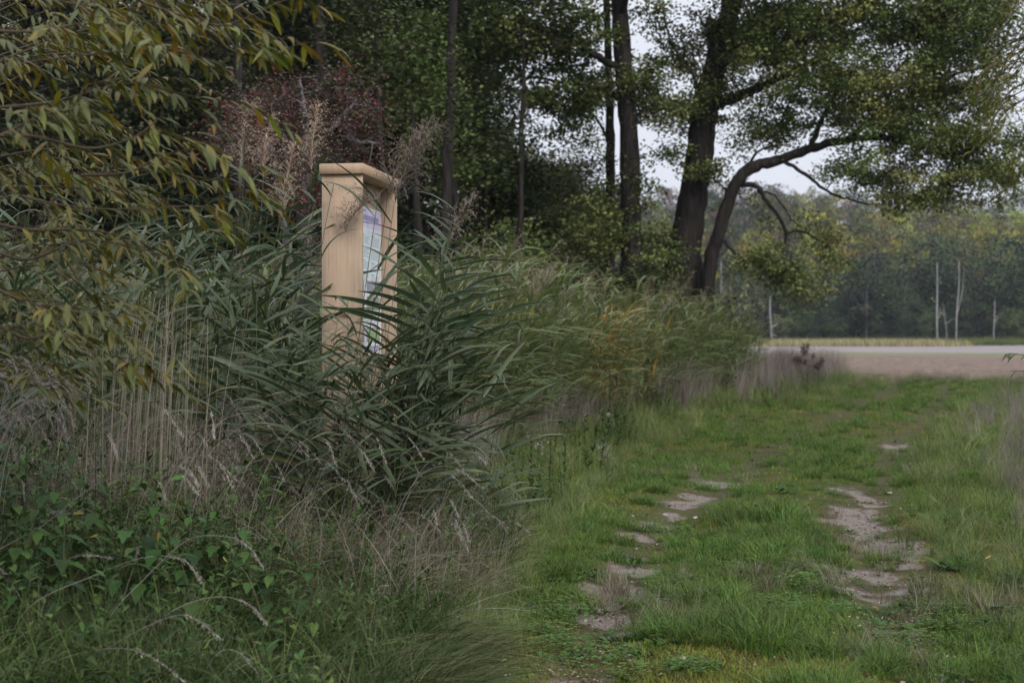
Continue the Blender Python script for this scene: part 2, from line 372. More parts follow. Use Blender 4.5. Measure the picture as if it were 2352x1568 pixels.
# ------------------------------------------------------------------ scattering stuff with geometry nodes
def scatter(name, X, Y, protos, r, scl=(.8, 1.2), lean=.1, label=None, dz=0.0, idx=None, rz=None, Z=None, kind='stuff'):
    m = len(X); me = bpy.data.meshes.new(name); me.vertices.add(m)
    Zc = hz(X, Y) + dz if Z is None else Z
    me.vertices.foreach_set('co', np.stack([X, Y, Zc], 1).ravel())
    rot = np.stack([r.uniform(-lean, lean, m), r.uniform(-lean, lean, m), r.uniform(0, 6.283, m) if rz is None else rz], 1)
    sc = r.uniform(*scl, m) if isinstance(scl, tuple) else scl
    idx = r.integers(0, len(protos), m) if idx is None else idx
    me.attributes.new('rot', 'FLOAT_VECTOR', 'POINT').data.foreach_set('vector', rot.astype(np.float32).ravel())
    me.attributes.new('scl', 'FLOAT', 'POINT').data.foreach_set('value', np.asarray(sc, np.float32))
    me.attributes.new('idx', 'INT', 'POINT').data.foreach_set('value', np.asarray(idx, np.int32))
    me.update()
    o = bpy.data.objects.new(name, me); COL.objects.link(o)
    ng = bpy.data.node_groups.new(name, 'GeometryNodeTree')
    ng.interface.new_socket('Geometry', in_out='INPUT', socket_type='NodeSocketGeometry')
    ng.interface.new_socket('Geometry', in_out='OUTPUT', socket_type='NodeSocketGeometry')
    N = ng.nodes.new; K = ng.links.new
    gi = N('NodeGroupInput'); go = N('NodeGroupOutput'); jn = N('GeometryNodeJoinGeometry')
    def attr(nm, ty):
        q = N('GeometryNodeInputNamedAttribute'); q.data_type = ty; q.inputs['Name'].default_value = nm
        return [s_ for s_ in q.outputs if s_.enabled and s_.name == 'Attribute'][0]
    ra = attr('rot', 'FLOAT_VECTOR'); sa = attr('scl', 'FLOAT'); ia = attr('idx', 'INT')
    er = N('FunctionNodeEulerToRotation'); K(ra, er.inputs[0])
    mp = N('GeometryNodeMeshToPoints'); K(gi.outputs[0], mp.inputs['Mesh'])
    for k, pr in enumerate(protos):
        oi = N('GeometryNodeObjectInfo'); oi.inputs['Object'].default_value = pr; oi.inputs['As Instance'].default_value = True
        cp = N('FunctionNodeCompare'); cp.data_type = 'INT'; cp.operation = 'EQUAL'
        ins = [s_ for s_ in cp.inputs if s_.enabled]; K(ia, ins[0]); ins[1].default_value = k
        ip = N('GeometryNodeInstanceOnPoints'); K(mp.outputs[0], ip.inputs['Points']); K(cp.outputs[0], ip.inputs['Selection'])
        K(oi.outputs['Geometry'], ip.inputs['Instance']); K(er.outputs[0], ip.inputs['Rotation']); K(sa, ip.inputs['Scale'])
        K(ip.outputs[0], jn.inputs[0])
    K(jn.outputs[0], go.inputs[0])
    md = o.modifiers.new('scatter', 'NODES'); md.node_group = ng
    tag(o, label, kind=kind)
    return o

def view_pts(n, y0, y1, r, pw=0.0, side=1.0):
    """points over the ground the photograph can see, denser nearer the viewer"""
    u = r.uniform(0, 1, n); y = y0 * (y1 / y0) ** u if pw == 0 else (y0 ** pw + u * (y1 ** pw - y0 ** pw)) ** (1 / pw)
    x = r.uniform(-1, 1, n) * (.385 * y + side); return x, y

# ---- clump prototypes (meshes only, used by the scatterings)
GRN = [(.085, .19, .020), (.125, .23, .022), (.055, .135, .020), (.18, .25, .038)]
def clump(name, n, rad_, Lr, Wr, th0, th1, cols, seed, mat, seg=3, tip=None, twist=1.0, p=None, extra=None, pw=1.0, windaz=None, windk=0):
    r = rng(seed); m = MB()
    q = r.uniform(0, 1, n) ** .5 * rad_; a = r.uniform(0, 6.283, n)
    P = np.stack([q * np.cos(a), q * np.sin(a), np.full(n, -.02)], 1)
    az = r.uniform(0, 6.283, n)
    if windaz is not None: az = np.where(r.uniform(0, 1, n) < windk, windaz + r.normal(0, .5, n), az)
    c = pick(cols, n, r, p)
    m.add(*blades(P, az, r.uniform(*Lr, n), r.uniform(*Wr, n), r.uniform(*th0, n), r.uniform(*th1, n), seg, pw, 'grass', r.uniform(-twist, twist, n), c, None if tip is None else c * .5 + np.array(tip) * .5))
    if extra: extra(m, r)
    return m.obj(name, mat, link=False)
turf_p = [clump('turf_clump', 90, .13, (.03, .085), (.0025, .005), (0, .9), (.5, 1.7), GRN, 10 + k, M_GRASS, 3, tip=(.12, .14, .05)) for k in range(4)]
def rosette(m, r):
    n = 14; a = r.uniform(0, 6.283, n); q = r.uniform(0, .09, n)
    m.add(*blades(np.stack([q * np.cos(a), q * np.sin(a), 0 * a + .005], 1), a, r.uniform(.03, .07, n), r.uniform(.014, .026, n), r.uniform(.5, 1.1, n), r.uniform(1.2, 1.8, n), 4, 1, 'leaf', 0, pick([(.05, .12, .03), (.08, .14, .04)], n, r)))
YG = [(.19, .23, .025), (.22, .22, .04), (.13, .20, .025), (.22, .18, .06)]
turf_p += [clump('mossy_turf', 80, .13, (.02, .05), (.0025, .005), (0, .9), (.5, 1.7), YG, 16 + k, M_GRASS, 3) for k in range(3)]
herb_p = [clump('herb_clump', 40, .12, (.03, .08), (.0025, .004), (0, .9), (.6, 1.7), GRN, 20 + k, M_GRASS, 3, extra=rosette) for k in range(3)]
def clover(m, r):
    n = 60; q = r.uniform(0, 1, n) ** .5 * .15; a = r.uniform(0, 6.283, n)
    Pc = np.stack([q * np.cos(a), q * np.sin(a), r.uniform(.02, .06, n)], 1)
    for k in range(3):
        m.add(*blades(Pc, a + k * 2.094, r.uniform(.011, .018, n), r.uniform(.011, .017, n), 1.3, 1.6, 3, 1, 'leaf', 0, pick([(.075, .14, .03), (.10, .165, .035)], n, r)))
clover_p = [clump('clover_clump', 25, .13, (.03, .07), (.0025, .004), (0, .9), (.6, 1.6), GRN, 30 + k, M_GRASS, 3, extra=clover) for k in range(2)]
tuft_p = [clump('tuft_clump', 110, .07, (.09, .24), (.003, .005), (.0, .7), (.7, 2.1), GRN[:3], 40 + k, M_GRASS, 5, tip=(.14, .15, .07)) for k in range(4)]
broad_p = [clump('broad_grass', 34, .15, (.3, .62), (.006, .012), (.0, .6), (.8, 2.2), [(.045, .09, .022), (.07, .12, .026), (.035, .07, .02), (.11, .145, .04)], 45 + k, M_GRASS, 8, twist=1.5, pw=1.3) for k in range(5)]
dark_p = [clump('thicket_grass', 80, .16, (.25, .62), (.003, .007), (.0, .5), (.5, 1.9), [(.045, .09, .02), (.06, .11, .025), (.035, .06, .02), (.10, .12, .04), (.2, .18, .12)], 65 + k, M_GRASS, 6, tip=(.12, .13, .07)) for k in range(4)]  # tall_grass recoloured: shade of the left thicket put into darker blade colours
drytuft_p = [clump('dry_tuft', 80, .08, (.10, .26), (.0015, .003), (.0, .8), (.4, 1.8), [(.20, .17, .12), (.10, .13, .05), (.28, .25, .20), (.12, .09, .05)], 50 + k, M_DRY, 4) for k in range(3)]
tall_p = [clump('tall_grass', 80, .16, (.25, .62), (.003, .007), (.0, .5), (.5, 1.9), [(.10, .20, .025), (.15, .25, .03), (.08, .16, .03), (.20, .26, .05), (.2, .22, .08), (.32, .30, .18)], 60 + k, M_GRASS, 6, tip=(.16, .16, .09)) for k in range(5)]
STRAW = [(0.2952, 0.2624, 0.1968), (0.3772, 0.3444, 0.2788), (0.1804, 0.1394, 0.0902), (0.2296, 0.2132, 0.1558), (0.0984, 0.1148, 0.041)]
def heads(m, r, n=16, H=(.5, .9), col=(.24, .20, .17)):
    q = r.uniform(0, .14, n); a = r.uniform(0, 6.283, n)
    L_ = r.uniform(*H, n); az = r.uniform(-1.3, 1.0, n); t0 = r.uniform(0, .3, n); t1 = r.uniform(.3, 1.3, n)
    P = np.stack([q * np.cos(a), q * np.sin(a), 0 * a], 1); seg = 7
    V_, F_, C_ = blades(P, az, L_, .0025, t0, t1, seg, 1.6, 'stem', 0, vary(col, n, r)); m.add(V_, F_, C_)
    Cn = V_.reshape(n, seg + 1, 2, 3).mean(2)
    for k in range(n):
        u = r.uniform(.72, 1, 16) * seg; i = np.minimum(u.astype(int), seg - 1); f = (u - i)[:, None]
        Q = Cn[k, i] * (1 - f) + Cn[k, i + 1] * f + r.normal(0, .006, (16, 3))
        m.add(*cards(Q, r.uniform(.008, .018, 16), r, .1, .35, vary(col, 16, r), 1.5))
dry_p = [clump('dry_grass', 110, .17, (.3, .8), (.0015, .004), (.0, .5), (.3, 2.2), STRAW, 70 + k, M_DRY, 6, p=[.25, .15, .25, .2, .15], twist=2, extra=lambda m, r: heads(m, r), windaz=-.2, windk=.5) for k in range(5)]
purple_p = [clump('dead_grass', 90, .2, (.45, .95), (.003, .006), (.0, .3), (.0, .8), [(.27, .22, .22), (.36, .31, .30), (.19, .15, .145), (.15, .16, .07)], 80 + k, M_DRY, 4, extra=lambda m, r: heads(m, r, 14, (.6, 1.05), (.30, .25, .24))) for k in range(4)]
def forb(m, r):
    for k in range(5):
        a = r.uniform(0, 6.28); b0 = np.array([.08 * math.cos(a), .08 * math.sin(a), 0]); H = r.uniform(.3, .6)
        Q = b0 + np.outer(np.linspace(0, 1, 5), [r.uniform(-.1, .15), r.uniform(-.1, .1), H]); m.add(*tube(Q, .003, 3, (.09, .12, .04)))
        n_ = 26; u = r.uniform(.15, 1, n_); Pp = b0 + u[:, None] * (Q[-1] - b0)
        m.add(*blades(Pp, r.uniform(0, 6.28, n_), r.uniform(.04, .09, n_), r.uniform(.012, .024, n_), .7, 1.7, 4, 1, 'leaf', 0, pick([(.06, .12, .03), (.10, .15, .04), (.05, .09, .03)], n_, r)))
forb_p = [clump('forb_clump', 40, .14, (.15, .4), (.003, .006), (0, .5), (.5, 1.8), GRN, 90 + k, M_GRASS, 4, extra=forb) for k in range(4)]
flat_p = [clump('flattened_tussock', 90, .12, (.35, .8), (.003, .007), (.5, 1.2), (1.3, 2.0), [(.06, .10, .03), (.10, .12, .04), (.2, .17, .10), (.08, .12, .04)], 100 + k, M_GRASS, 7, windaz=-.5, windk=1.0, pw=.6, twist=1.5) for k in range(3)]
tangle_p = [clump('dry_tangle', 120, .22, (.25, .7), (.0012, .0028), (.1, 1.5), (.6, 3.0), STRAW, 110 + k, M_DRY, 6, pw=1.5, twist=2) for k in range(4)]

R = rng(1)
# turf on the track and verges
x, y = view_pts(30000, 4.6, 50, R, -.35)
inn = (x > tl(y) - 1.0) & (x < tr_(y) + 1.2) & (R.uniform(0, 1, len(x)) > bare(x, y) ** .7 * (.80 + .22 * (vn(x * 6, y * 6, 77) > .35))) & (R.uniform(0, 1, len(x)) > .95 * np.clip(rut(x, y), 0, 1) * sstep(.3, .58, fbm(x * 1.3, y * .7, 31)))
x, y = x[inn], y[inn]; sc_ = (1 - .5 * np.clip(rut(x, y), 0, 1)) * R.uniform(.75, 1.25, len(x)) * np.interp(y, [5, 12, 45], [.95, 1.15, 2.4]) * (.75 + .6 * fbm(x * .9, y * .7, 22))
near_b = np.zeros(len(x))
for (cx_, cy_, a_, b_) in PW: near_b = np.maximum(near_b, np.exp(-(((x - cx_) / (a_ * 1.9)) ** 2 + ((y - cy_) / (b_ * 2.4)) ** 2)))
sc_ = sc_ * (1 - .55 * near_b); yg = (fbm(x * .7, y * .45, 23) + .16 * near_b + .12 * sstep(12, 20, y) * np.exp(-((x - tcen(y)) / 1.2) ** 2) + .05 * R.normal(size=len(x))) > .60
scatter('turf_grass', x, y, turf_p, R, sc_, .15, idx=np.where(yg, R.integers(4, 7, len(x)), R.integers(0, 4, len(x))), label= 'short green turf grass covering the curving track')
x, y = view_pts(4200, 4.6, 30, R, -.2); k = (x > tl(y) - .6) & (x < tr_(y) + 1) & (fbm(x * 1.4, y * 1.4, 40) + .04 * (y < 6.6) > .53) & (bare(x, y) < .3); x, y = x[k], y[k]
scatter('low_herbs', x, y, herb_p + clover_p, R, (.6, 1.1), .15, 'low broad-leaved herbs and clover growing among the turf')
x, y = view_pts(7500, 4.6, 46, R, -.3)
sC = np.abs(x - tcen(y)); tp = fbm(x * 1.3, y * .9, 50)
k = (x > tl(y) - .7) & (x < tr_(y) + 1.0) & (bare(x, y) < .15) & (tp > .50 + .12 * np.clip(rut(x, y), 0, 1)); x, y = x[k], y[k]
scatter('grass_tufts', x, y, tuft_p, R, R.uniform(.45, 1.05, len(x)) * (1 + .5 * np.exp(-((x - tcen(y)) / .35) ** 2)) * np.interp(y, [5, 20, 45], [.9, 1.1, 1.5]), .2, 'darker taller grass tufts between and beside the wheel ruts')
x, y = view_pts(2600, 4.6, 30, R, -.3); k = (x > tl(y) - .5) & (x < tr_(y) + 1) & (fbm(x * 1.1, y, 60) > .60); x, y = x[k], y[k]
scatter('dry_tufts', x, y, drytuft_p, R, (.6, 1.1), .2, 'small dry straw-coloured tufts scattered over the track')
def chips(seed):
    r = rng(seed); n = 26; q = r.uniform(0, 1, n) ** .5 * .16; a = r.uniform(0, 6.283, n); m = MB()
    m.add(*cards(np.stack([q * np.cos(a), q * np.sin(a), r.uniform(.002, .02, n)], 1), r.uniform(.008, .032, n), r, .75, .6, pick([(.10, .06, .035), (.20, .14, .09), (.36, .31, .26), (.05, .035, .025), (.14, .12, .05)], n, r))); return m.obj('leaf_litter', M_DRY, link=False)
chip_p = [chips(140 + k) for k in range(4)]
x, y = view_pts(5200, 4.6, 26, R, -.3); k = (x > tl(y) - .2) & (x < tr_(y) + .3) & (R.uniform(0, 1, len(x)) < np.clip(rut(x, y) * .8, .12, 1)); x, y = x[k], y[k]
scatter('leaf_litter', x, y, chip_p, R, (.6, 1.2), .1, 'small dead leaf fragments littering the wheel ruts')
# tall green verge along the left edge of the track, up to the meadow
x, y = view_pts(9000, 6, 52, R, -.2); e = x - tl(y)
k = (e < .15 + .5 * (fbm(x, y, 70) - .5)) & (e > -2.6 - .05 * y) & ((y > 9) | (e > -.7)); x, y, e = x[k], y[k], e[k]
scatter('verge_grass', x, y, tall_p, R, R.uniform(.55, 1.0, len(x)) * np.interp(-e, [-.3, .5, 2], [.45, .75, 1.0]) * np.interp(y, [7, 30], [.9, 1.35]), .2, 'knee-high green grass along the left verge of the track')
x, y = view_pts(900, 9, 46, R, -.2); e = x - tl(y); k = (e < -.1) & (e > -3.2); x, y = x[k], y[k]
scatter('verge_herbs', x, y, forb_p, R, (.7, 1.3), .15, 'leafy green weeds mixed into the left verge')
# meadow between verge and reed bed
x, y = view_pts(6500, 10, 60, R, -.1); e = x - tl(y); k = (e < -.9 - .03 * y * fbm(x / 2, y / 2, 81)) & (e > -9) ; x, y, e = x[k], y[k], e[k]
mk = fbm(x / 1.7, y / 2.4, 82) + np.interp(y, [10, 24, 32], [-.03, .10, .24])
scatter('dead_grass', x[mk > .5], y[mk > .5], purple_p, R, R.uniform(.75, 1.2, (mk > .5).sum()) * np.interp(y[mk > .5], [12, 25, 40], [.75, 1.15, 1.15]), .12, 'tall purplish dead grass in front of the reeds and the field')
scatter('mixed_meadow', x[mk <= .5], y[mk <= .5], tall_p + dry_p[:2], R, (.8, 1.25), .15, 'mixed green and straw-coloured meadow grass before the reeds')
x = R.uniform(6, 24, 1500); y = 47 + R.normal(0, .8, 1500) + .02 * x + 1.5 * (fbm(x / 2, x * 0, 12) - .5)
scatter('field_edge_grass', x, y, tall_p + dry_p[:2] + tuft_p, R, R.uniform(.25, .75, 1500), .3, 'ragged grass margin where the track meets the bare field')
# right verge
x, y = view_pts(5200, 6.5, 48, R, -.2, 1.5); e = x - tr_(y); k = (e > -.15 + .6 * (fbm(x, y, 90) - .5)) & (e < 4); x, y, e = x[k], y[k], e[k]
big = (y > 11) & (e > .5); dm = big & (R.uniform(0, 1, len(x)) < .7 * sstep(.0, 1.6, e + 1.5 * (fbm(x * 1.5, y, 93) - .5)))
scatter('right_verge_grass', x[~dm], y[~dm], tall_p, R, R.uniform(.4, .8, (~dm).sum()) * np.interp(y[~dm], [7, 12, 30], [.42, .85, 1.2]), .25, 'dark green grass bank along the right side of the track')
scatter('right_verge_dead_grass', x[dm], y[dm], purple_p + dry_p[:2], R, R.uniform(.4, .66, dm.sum()) * np.interp(y[dm], [11, 20, 40], [.75, 1.0, 1.15]), .2, 'brownish purple dead stalks over the right bank')
x, y = view_pts(1500, 6, 12, R, -.2, 1.5); e = x - tr_(y); k = (e > -.5) & (e < 3); x, y = x[k], y[k]
scatter('right_verge_herbs', x, y, forb_p + clover_p, R, (.2, .42), .2, 'broad-leaved weeds at the lower right edge')
# left foreground thicket
x = R.uniform(-3.4, .2, 1100); y = R.uniform(4.9, 7.0, 1100); k = (x < tl(y) - .05) & (x < -.38 + .25 * R.normal(size=1100)); x, y = x[k], y[k]
scatter('foreground_grass', x, y, broad_p + dark_p[:3] + forb_p[:1], R, R.uniform(.5, .95, len(x)), .25, 'dense green grass filling the lower left foreground')
x = R.uniform(-3.8, .1, 1300); y = R.uniform(6.4, 11, 1300); k = (x < tl(y) - .15); x, y = x[k], y[k]
scatter('thicket_green', x, y, dark_p + broad_p + forb_p, R, R.uniform(.8, 1.35, len(x)) * np.interp(x - tl(y), [-1.5, -.2], [1.1, .7]) * np.interp(y, [6.4, 7.6], [.65, 1]), .25, 'green grass and weeds growing through the thicket below the board')
x = R.uniform(-3.8, .1, 260); y = R.uniform(7.6, 11, 260); k = (x < tl(y) - .15); x, y = x[k], y[k]
scatter('dry_thicket', x, y, dry_p + tangle_p[:2], R, R.uniform(.75, 1.15, len(x)) * np.interp(x - tl(y), [-1.5, -.2], [1.15, .6]), .3, 'thicket of tall dry grass below the reeds and the board')
x = R.uniform(-1.7, -.2, 55); y = R.uniform(7.2, 8.4, 55); k = (x < tl(y) - .1); x, y = x[k], y[k]
scatter('dry_tangle', x, y, tangle_p, R, R.uniform(.8, 1.3, len(x)), .4, 'tangle of bent dry stems in front of the board', dz=.12)
x = R.uniform(-1.45, -.35, 48); y = R.uniform(5.7, 7.0, 48)
scatter('flattened_grass', x, y, flat_p, R, R.uniform(.7, 1.1, 48), .2, 'long wind-flattened grass lying towards the track', rz=R.normal(0, .35, 48))

# ------------------------------------------------------------------ far wooded hill
def far_crown(seed, H, Wd, cols, n=1500, base=.12, size=.55, sparse=False):
    r = rng(seed); m = MB()
    nb = 26; cb = []
    for k in range(nb):
        a = r.uniform(0, 6.28); zz = r.uniform(base, 1); q = math.sqrt(max(.05, 1 - ((zz - .55) / .52) ** 2)) * r.uniform(.35, .8)
        cb.append((math.cos(a) * q * Wd / 2, math.sin(a) * q * Wd / 2, zz * H, r.uniform(.12, .24) * Wd))
    cb = np.array(cb); k = r.integers(0, nb, n); d = r.normal(size=(n, 3)); d /= np.linalg.norm(d, axis=1)[:, None]; d[:, 2] = np.abs(d[:, 2]) * 1.2 - .35
    P = cb[k, :3] + d * (cb[k, 3] * r.uniform(.6, 1.05, n))[:, None]
    cl = pick(cols, nb, r, a=.25)[k]; m.add(*cards(P, r.uniform(.5, 1.1, n) * size, r, .45, .8, cl * r.uniform(.75, 1.25, (n, 1))))
    me_c = m.mesh('crown'); me_c.materials.append(M_FAR)
    t_ = MB(); lean = r.uniform(-.4, .4, 2)
    Q = np.array([[0, 0, -.5], [lean[0] * .3, lean[1] * .3, H * .4], [lean[0], lean[1], H * .85]]); t_.add(*tube(smooth_line(Q, 6), np.linspace(.2, .05, 6), 5))
    for j in range(7):
        z0 = r.uniform(.35, .8) * H; a = r.uniform(0, 6.28); l_ = r.uniform(.2, .4) * Wd
        t_.add(*tube([[0, 0, z0], [math.cos(a) * l_ * .5, math.sin(a) * l_ * .5, z0 + l_ * .5], [math.cos(a) * l_, math.sin(a) * l_, z0 + l_ * 1.1]], [.07, .05, .02], 3))
    me_t = t_.mesh('trunk'); me_t.materials.append(M_BIRCH if sparse else M_GTWIG)
    return me_c, me_t
DARKG = [(.045, .07, .035), (.06, .085, .04), (.04, .055, .035)]
OLIVE = [(.13, .16, .065), (.11, .14, .06), (.17, .17, .07)]
YEL = [(.42, .36, .07), (.32, .30, .06), (.20, .22, .06)]
MAUVE = [(.19, .15, .16), (.23, .18, .18), (.15, .13, .125)]
BROWN = [(.22, .14, .07), (.19, .15, .08)]
SPECS = [('dark', 15, 10, DARKG), ('dark', 13, 9, DARKG), ('green', 14, 10, OLIVE + DARKG), ('green', 15, 9, OLIVE), ('yellow', 14, 8, YEL), ('yellow', 12, 7, YEL + OLIVE),
         ('mauve', 15, 9, MAUVE), ('mauve', 14, 8, MAUVE + OLIVE), ('brown', 12, 8, BROWN + MAUVE)]
FC = [far_crown(200 + k, h, w_, c, 1500) for k, (nm, h, w_, c) in enumerate(SPECS)]
FARO = []
for k, (mc, mt) in enumerate(FC):
    j = MB()                                   # crown and trunk joined for the uncountable woodland mass
    o = bpy.data.objects.new('woodland_tree', mc); FARO.append(o)
r = rng(77)
N_ = 2200; x = r.uniform(-200, 260, N_); y = 214 + r.uniform(0, 1, N_) ** 1.3 * 240
k = np.abs(x) < .45 * y + 25; x, y = x[k], y[k]
def kind_for(x, y, r):
    z = fbm(x / 30, y / 40, 7); u = r.uniform(0, 1, len(x)); row = sstep(225, 270, y)
    up = np.where(z + .25 * u > .57, r.integers(4, 6, len(x)), np.where(u < .42, r.integers(6, 9, len(x)), r.integers(0, 4, len(x))))
    return np.where(u < 1 - row * .92, r.integers(0, 3, len(x)), up)
scatter('woodland', x, y, FARO, r, r.uniform(.72, 1.0, len(x)) + .2 * (r.uniform(0, 1, len(x)) > .85), .03, 'far mixed autumn woodland covering the hill behind the field', idx=kind_for(x, y, r), dz=-1)
# bushes along the foot of the wood
x = r.uniform(-110, 150, 260); y = r.uniform(204, 212, 260)
scatter('woodland_edge', x, y, [FARO[0], FARO[1], FARO[2]], r, r.uniform(.22, .5, 260), .05, 'dark bushes along the foot of the far wood')
# trees of the wood that can be told apart
far_list = [  # x px, distance, kind index, scale, label
    (1865, 300, 4, 1.15, 'bright yellow tree high on the far hill, under the arching limb'), (1905, 285, 5, 1.1, 'yellow-olive tree just right of the brightest yellow one on the far hill'),
    (2035, 262, 3, 1.0, 'pale green rounded tree halfway up the far hill above the field'), (1960, 345, 1, 1.0, 'dark bluish tree on the skyline of the far hill, centre right'),
    (2105, 250, 3, .95, 'olive tree on the slope above the tall bare pole trunk'), (2255, 300, 4, .95, 'yellowish tree on the hillside near the right edge'),
    (2310, 262, 5, 1.0, 'yellow-green tree on the lower slope close to the right edge'), (1790, 238, 5, .9, 'thin yellow tree behind the short white snag'),
    (2190, 330, 6, 1.1, 'mauve bare-looking tree on the upper slope, right of centre'), (1830, 255, 7, 1.0, 'brownish mauve tree below the bright yellow one'),
    (1990, 216, 0, .85, 'darkest round tree at the foot of the wood, mid field'), (2075, 218, 1, .8, 'dark tree at the wood foot left of the tall pale pole trunk'),
    (2250, 217, 0, .8, 'dark tree at the wood foot right of the forked pale trunk'), (1850, 216, 2, .6, 'low green bushy tree at the wood foot, left part of the field')]
for (px, d, ki, s, lb) in far_list:
    X = (px - HX) / F * d; Z = float(hz(X, d))
    e = empty('woodland_tree', (X, d, Z - .3), lb, 'tree'); e.scale = (s,) * 3
    put('crown', FC[ki][0], e); put('trunk', FC[ki][1], e)
def snag(px, d, ytop, ybot, wpx, lb, lean=0, forks=(), name='bare_tree'):
    B0 = at(px, ybot, d); T0 = at(px + lean, ytop, d); B0[2] = min(B0[2], float(hz(B0[0], d)) + .3); R0 = wpx / F * d / 2; e = empty(name, B0, lb, 'dead tree')
    r = rng(int(px)); H = T0[2] - B0[2]
    Q = np.array([[0, 0, 0], [(T0[0] - B0[0]) * .4 + r.normal(0, .1), 0, H * .35], [(T0[0] - B0[0]) * .7 + r.normal(0, .12), 0, H * .7], [T0[0] - B0[0], 0, H]])
    m = MB(); m.add(*tube(smooth_line(Q, 12), np.linspace(R0 * .8, R0 * .4, 12), 7)); m.obj('trunk', M_BIRCH, e, True)
    for (u, dx, dz_) in forks:
        b0 = np.array([(T0[0] - B0[0]) * u, 0, H * u]); l_ = MB(); E = b0 + np.array([dx, r.uniform(-.4, .4), dz_])
        l_.add(*tube(smooth_line([b0, (b0 + E) / 2 + r.normal(0, .12, 3), E], 7), np.linspace(R0 * .5, R0 * .2, 7), 5)); l_.obj('branch', M_BIRCH, e, True)
snag(1773, 201, 680, 782, 8, 'short broken white snag standing before the left part of the far wood', -4, [(.35, 1.0, .5), (.4, -.6, 1.2), (.2, .7, -.3)])
snag(2153, 201, 602, 780, 6.5, 'tall straight pale pole trunk without crown, before the far wood', -1, [(.3, .7, 1.0)])
snag(2196, 202, 600, 776, 6, 'pale forked trunk right of the straight pole trunk', 6, [(.35, 1.0, 6.2)])
snag(2282, 202, 690, 770, 5, 'thin pale trunk near the right end of the far wood', 3, [(.5, .5, 1.0)])
snag(2175, 202, 700, 778, 3.5, 'thin crooked pale stem between the pole trunk and the forked trunk', -8, [(.5, 1.5, .8), (.7, -1.2, 1.0)])
snag(2070, 262, 590, 640, 6, 'pale upright birch stem on the slope left of the tall pole', 0, [(.6, 1.2, 3.0)], 'birch_trunk')
snag(2022, 258, 575, 610, 5, 'short leaning pale birch stem in the middle of the slope', -12, [], 'birch_trunk')
snag(2108, 262, 575, 612, 6, 'pale birch stem on the slope just left of the tall pole, upper one', 0, [(.5, -1.5, 2.0)], 'birch_trunk')
snag(1650, 215, 600, 720, 5, 'pale stem at the wood edge seen just right of the big tree foot', 6, [(.5, 1.0, 3.0)], 'birch_trunk')
snag(2300, 255, 560, 600, 5, 'small pale birch stem high on the slope at the right edge', 4, [], 'birch_trunk')
# standing yellow crop strip
r = rng(5); m = MB(); n_ = 9000; X = r.uniform(24, 62, n_) ; Y = r.uniform(185, 203, n_)
kk = X < 58 + r.normal(0, 2.5, n_); X, Y = X[kk], Y[kk]; n_ = len(X)
m.add(*blades(np.stack([X, Y, hz(X, Y)], 1), r.uniform(0, 6.28, n_), r.uniform(.7, 1.25, n_), .12, 0, r.uniform(.1, .6, n_), 2, 1, 'grass', 1, pick([(.34, .31, .15), (.26, .27, .12), (.38, .33, .2)], n_, r)))
tag(m.obj('crop_strip', M_DRY), 'yellow strip of standing crop between the field and the wood', kind='stuff')
x = r.uniform(25, 140, 2600); y = r.uniform(199, 206, 2600)
scatter('wood_edge_grass', x, y, tall_p, r, (2.0, 3.2), .1, 'green grass margin along the foot of the far wood')

